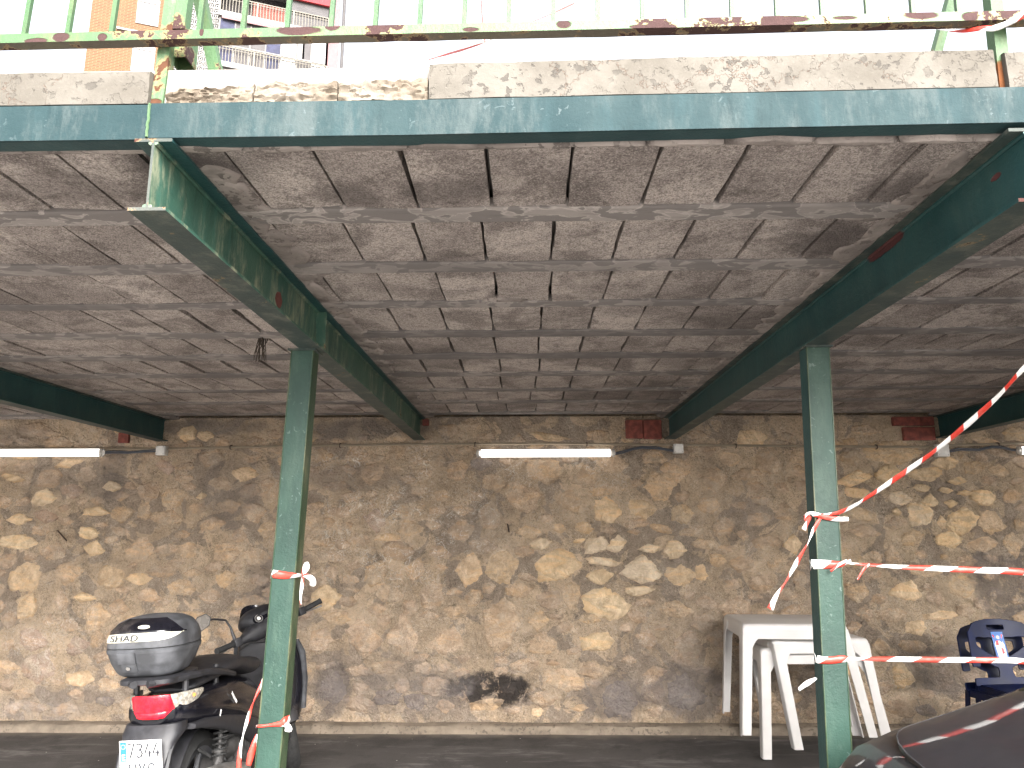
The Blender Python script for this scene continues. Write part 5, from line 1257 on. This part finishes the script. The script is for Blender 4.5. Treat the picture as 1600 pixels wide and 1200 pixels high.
def ring(cx, cy, r0, r1, z, nm, mt, par, M_=CM, n=28, sx_=1.0):
    m = MB(); v = []; f = []
    for k in range(n):
        c, s = cos(2*pi*k/n), sin(2*pi*k/n); v += [M_ @ Vector((cx+r0*c*sx_, cy+r0*s, z)), M_ @ Vector((cx+r1*c*sx_, cy+r1*s, z)), M_ @ Vector((cx+r1*c*sx_, cy+r1*s, z-.004))]
    for k in range(n): a, b = k*3, (k+1) % n*3; f += [(a, b, b+1, a+1), (a+1, b+1, b+2, a+2)]
    m.add(v, f); return m.build(nm, mt, par)
ring(-.048, .0, .019, .026, .0085, 'dial_ring', MT['alu'], dial); ring(-.048, .0, .0, .012, .008, 'dial_face', MT['grey_box'], dial)
m = MB()
for a, b in (((-.018, .020), (.07, .020)), ((-.016, -.020), (.07, -.018))): m.tube([CM @ Vector((a[0], a[1], .008)), CM @ Vector((.02, a[1]*1.15, .008)), CM @ Vector((b[0], b[1], .008))], .0028, 5)
m.build('dial_trim', MT['chrome'], dial)
m = MB(); n = 12; rings = []
for k in range(9):       # small smoked windscreen
    v_ = k/8; ring_ = []
    for j in range(n+1):
        u = j/n*2-1; ring_.append(SB @ Vector((u*(.125-.045*v_), 1.03+.07*v_*.2+.05*(1-u*u)-.10*v_*0+.02*v_, 1.12+.085*v_*(1-.45*u*u))))
    for j in range(n, -1, -1):
        u = j/n*2-1; ring_.append(SB @ Vector((u*(.122-.045*v_), 1.034+.07*v_*.2+.05*(1-u*u)+.02*v_, 1.12+.085*v_*(1-.45*u*u))))
    rings.append(ring_)
m.loft(rings); m.build('windscreen', GB, hbo, sm=True)
for sx in (-1, 1):
    m = MB(); m.tube([(sx*.19, .93, 1.04), (sx*.25, .915, 1.045)], .012, 10); m.tube([(sx*.245, .914, 1.045), (sx*.36, .885, 1.052)], [.0165, .0165], 14); m.tube([(sx*.352, .887, 1.0515), (sx*.366, .883, 1.0525)], .0185, 14)
    st(m, SB).build('grip', MT['rubber'], hbo, sm=True)
    m = MB(); m.box((sx*.225-.022, .885, 1.02), (sx*.225+.022, .935, 1.068)); st(m, SB).build('switch_block', BP, hbo, sm=True, bev=.006)
    m = MB(); m.tube([(sx*.21, .955, 1.035), (sx*.26, .965, 1.03), (sx*.33, .945, 1.02), (sx*.385, .925, 1.018)], [.007, .006, .0055, .007], 8); st(m, SB).build('brake_lever', MT['alu'], hbo, sm=True)
    if sx < 0:
        ms = [(sx*.225, .925, 1.06), (sx*.222, .93, 1.14), (sx*.235, .93, 1.19), (sx*.31, .90, 1.225), (sx*.345, .885, 1.235)]
        m = MB(); m.tube(ms, [.011, .007, .006, .006, .007], 8); mr = st(m, SB).build('mirror', BP, hbo, sm=True)
        MM = SB @ fr((sx*.395, .875, 1.235), (1, -.12, .18), (0, .0, 1))
        def hexa(z, k=1): return [MM @ Vector((x*k, y*k, z)) for x, y in ((.058, .0), (.045, .034), (-.005, .043), (-.045, .026), (-.058, -.012), (-.03, -.040), (.03, -.036))]
        m = MB(); m.loft([hexa(-.024, .5), hexa(-.016, .9), hexa(0, 1), hexa(.004, .97)]); m.build('mirror_housing', BP, mr, sm=True)
        m = MB(); m.loft([hexa(.0045, .9), hexa(.006, .88)]); m.build('mirror_glass', plain('mirror_glass', (.10, .085, .07), .25, .1, 5, dust=.1), mr)
m = MB(); m.tube([(-.10, .45, .24), (-.20, .38, .12), (-.27, .33, .045)], .010, 8); m.build('side_stand', MT['engine'], sc, sm=True)

# ------------------------------------------------------------------ parked car, seen over its bonnet
# local x: towards the tail, y: towards the wall
car = empty('parked_car', (.93, 1.99, .035), radians(3)); tag(car, 'dusty black car whose bonnet fills the lower right corner', 'car')
S = [  # x, half width, top z, belt z
 (.00, .50, .60, .42), (.03, .60, .66, .45), (.10, .70, .735, .52), (.20, .775, .785, .60), (.35, .825, .822, .68), (.55, .855, .868, .75), (.70, .872, .905, .82), (.85, .88, .945, .87), (1.6, .885, .985, .92), (2.6, .885, .96, .92), (3.5, .87, .96, .92), (3.9, .82, .93, .86), (4.05, .70, .80, .7)]
def body_ring(x, hw, zt, zb_):
    ring = []; b = .20
    pts = [(-hw*.97, b), (-hw*1.0, b+.10), (-hw, zb_-.10), (-hw*.985, zb_-.03), (-hw*.955, zb_+.028), (-hw*.90, zt-.022), (-hw*.82, zt-.006), (-hw*.70, zt-.000), (-hw*.62, zt+.002), (-hw*.35, zt+.014), (0, zt+.020)]
    pts += [(-y, z) for y, z in pts[-2::-1]]
    pts[3:3] = []; return [Vector((x, y, z)) for y, z in pts]
def interp(x):
    x = max(0, min(4.05, x))
    for a, b in zip(S, S[1:]):
        if a[0] <= x <= b[0]: k = (x-a[0])/(b[0]-a[0]); k = k; return tuple(p+(q-p)*k for p, q in zip(a, b))
    return S[-1]
m = MB(); xs = sorted(set([s[0] for s in S]+[i*.05 for i in range(1, 22)]+[1.2+i*.2 for i in range(14)])); m.loft([body_ring(*interp(x)) for x in xs])
cb = m.build('body', MT['car'], car, sm=True)
# bonnet panel, a little proud, with a rounded front corner
def topz(x, y):
    _, hw, zt, zb_ = interp(x); u = abs(y)/hw; return zt+.020-.03*u*u*.7-(.02*max(0, u-.75)/.15 if u > .75 else 0)
m = MB(); rings = []; N = 26
for i in range(19):
    x = .20+.50*i/18; k = min(1, (x-.185)/.20); hw_ = (interp(x)[1]*.80)*(1-(1-k)**2.6)**.5 if k > 0 else .1
    r = [Vector((x-.0, y_, topz(x, y_)+.010+.006*cos(pi*y_/hw_/2))) for y_ in [hw_*(2*j/N-1) for j in range(N+1)]]
    r = [Vector((x, -hw_-.004, topz(x, hw_)-.012))]+r+[Vector((x, hw_+.004, topz(x, hw_)-.012))]
    rings.append(r)
m.loft(rings, False); m.build('bonnet', MT['car'], car, sm=True)
m = MB()         # highlight along the bonnet crease, put in as a pale strip
e1 = []
for i in range(19):
    x = .20+.50*i/18; k = min(1, (x-.185)/.20); hw_ = (interp(x)[1]*.80)*(1-(1-k)**2.6)**.5; e1.append(Vector((x, hw_+.003, topz(x, hw_)+.007)))
m.tube(e1, .0028, 6); m.build('bonnet_highlight', MT['grey_plastic'], car, sm=True)
# windscreen, roof and side glass
def gh(x, hw, z): return [Vector((x, -hw, z)), Vector((x, hw, z))]
W0 = [(.66+.10*abs(u)**2*1.6, u*.76, .925+.0*u) for u in [k/8-1 for k in range(17)]]
W1 = [(1.52+.06*u*u, u*.60, 1.40-.02*u*u) for u in [k/8-1 for k in range(17)]]
m = MB(); m.add([Vector(p) for p in W0]+[Vector(p) for p in W1], [(i, i+1, 18+i, 17+i) for i in range(16)]); m.build('windscreen', MT['glass'], car, sm=True)
m = MB(); rings = []
for x, hw, z in ((1.53, .60, 1.405), (1.8, .61, 1.44), (2.4, .61, 1.455), (3.0, .60, 1.43), (3.3, .57, 1.38)): rings.append([Vector((x, hw*u, z-.03*u*u)) for u in [k/5-1 for k in range(11)]]+[Vector((x, hw*u, z-.04-.03*u*u)) for u in [1-k/5 for k in range(11)]])
m.loft(rings); m.build('roof', MT['car'], car, sm=True)
for sy in (1, -1):
    m = MB(); m.tube([(.88, sy*.785, .945), (1.56, sy*.62, 1.385)], .018, 8); m.build('front_pillar', MT['car'], car, sm=True)
    m = MB(); m.tube([(3.85, sy*.74, .93), (3.3, sy*.60, 1.35)], .045, 8); m.build('rear_pillar', MT['car'], car, sm=True)
    m = MB(); a = [(1.02, sy*.80, .945), (3.72, sy*.79, .965), (3.28, sy*.625, 1.36), (2.4, sy*.64, 1.40), (1.56, sy*.635, 1.37)]; m.add(a+[Vector(q)-Vector((0, sy*.006, 0)) for q in a], [(0, 1, 2, 3, 4), (9, 8, 7, 6, 5)]); m.build('side_window', MT['glass'], car)
    m = MB(); m.sloft(1, [(sy*.86, 1.15, .98, .03, .03, 2.4), (sy*.93, 1.14, 1.0, .055, .06, 2.6), (sy*1.03, 1.14, 1.0, .05, .06, 2.6), (sy*1.06, 1.15, 1.0, .02, .03, 2.4)]); m.build('wing_mirror', MT['car'], car, sm=True)
    m = MB(); m.sloft(1, [(sy*.36, .03, .53, .05, .04, 2.6), (sy*.48, .05, .54, .06, .05, 2.6), (sy*.58, .10, .55, .08, .05, 2.6), (sy*.64, .17, .56, .08, .04, 2.4)]); m.build('headlight', MT['clear_lens'], car, sm=True)
    for x in (.72, 3.28):
        w = lathe([(.12, -.09), (.25, -.10), (.30, -.08), (.31, -.04), (.31, .04), (.30, .08), (.25, .10), (.12, .09)], 32, 0); w.v = [Vector((q.y+x, q.x+sy*.78, q.z+.31)) for q in w.v]; ty = w.build('wheel', MT['rubber'], car, sm=True)
        w = lathe([(0, .098), (.06, .10), (.20, .092), (.24, .085)], 24); w.v = [Vector((q.y+x, sy*(q.x)+sy*.78, q.z+.31)) for q in w.v]; w.build('rim', MT['alu'], ty, sm=True)
m = MB(); m.loft([[Vector((.70+.10*u*u*1.6, u*.70, .925)), Vector((.68+.10*u*u*1.6, u*.70, .935)), Vector((.65+.10*u*u*1.6, u*.70, .92))] for u in [k/8-1 for k in range(17)]]); m.build('wiper_cowl', MT['black_plastic'], car, sm=True)
m = MB(); m.sloft(0, [(-.03, 0, .40, .52, .11, 5), (.02, 0, .40, .60, .13, 5), (.12, 0, .40, .70, .14, 5), (.2, 0, .40, .76, .13, 5)]); m.build('bumper', MT['car'], car, sm=True)
m = MB()
for k in range(5): m.box((-.045, -.38, .34+k*.028), (-.03, .38, .352+k*.028))
m.build('grille', MT['black_plastic'], car)
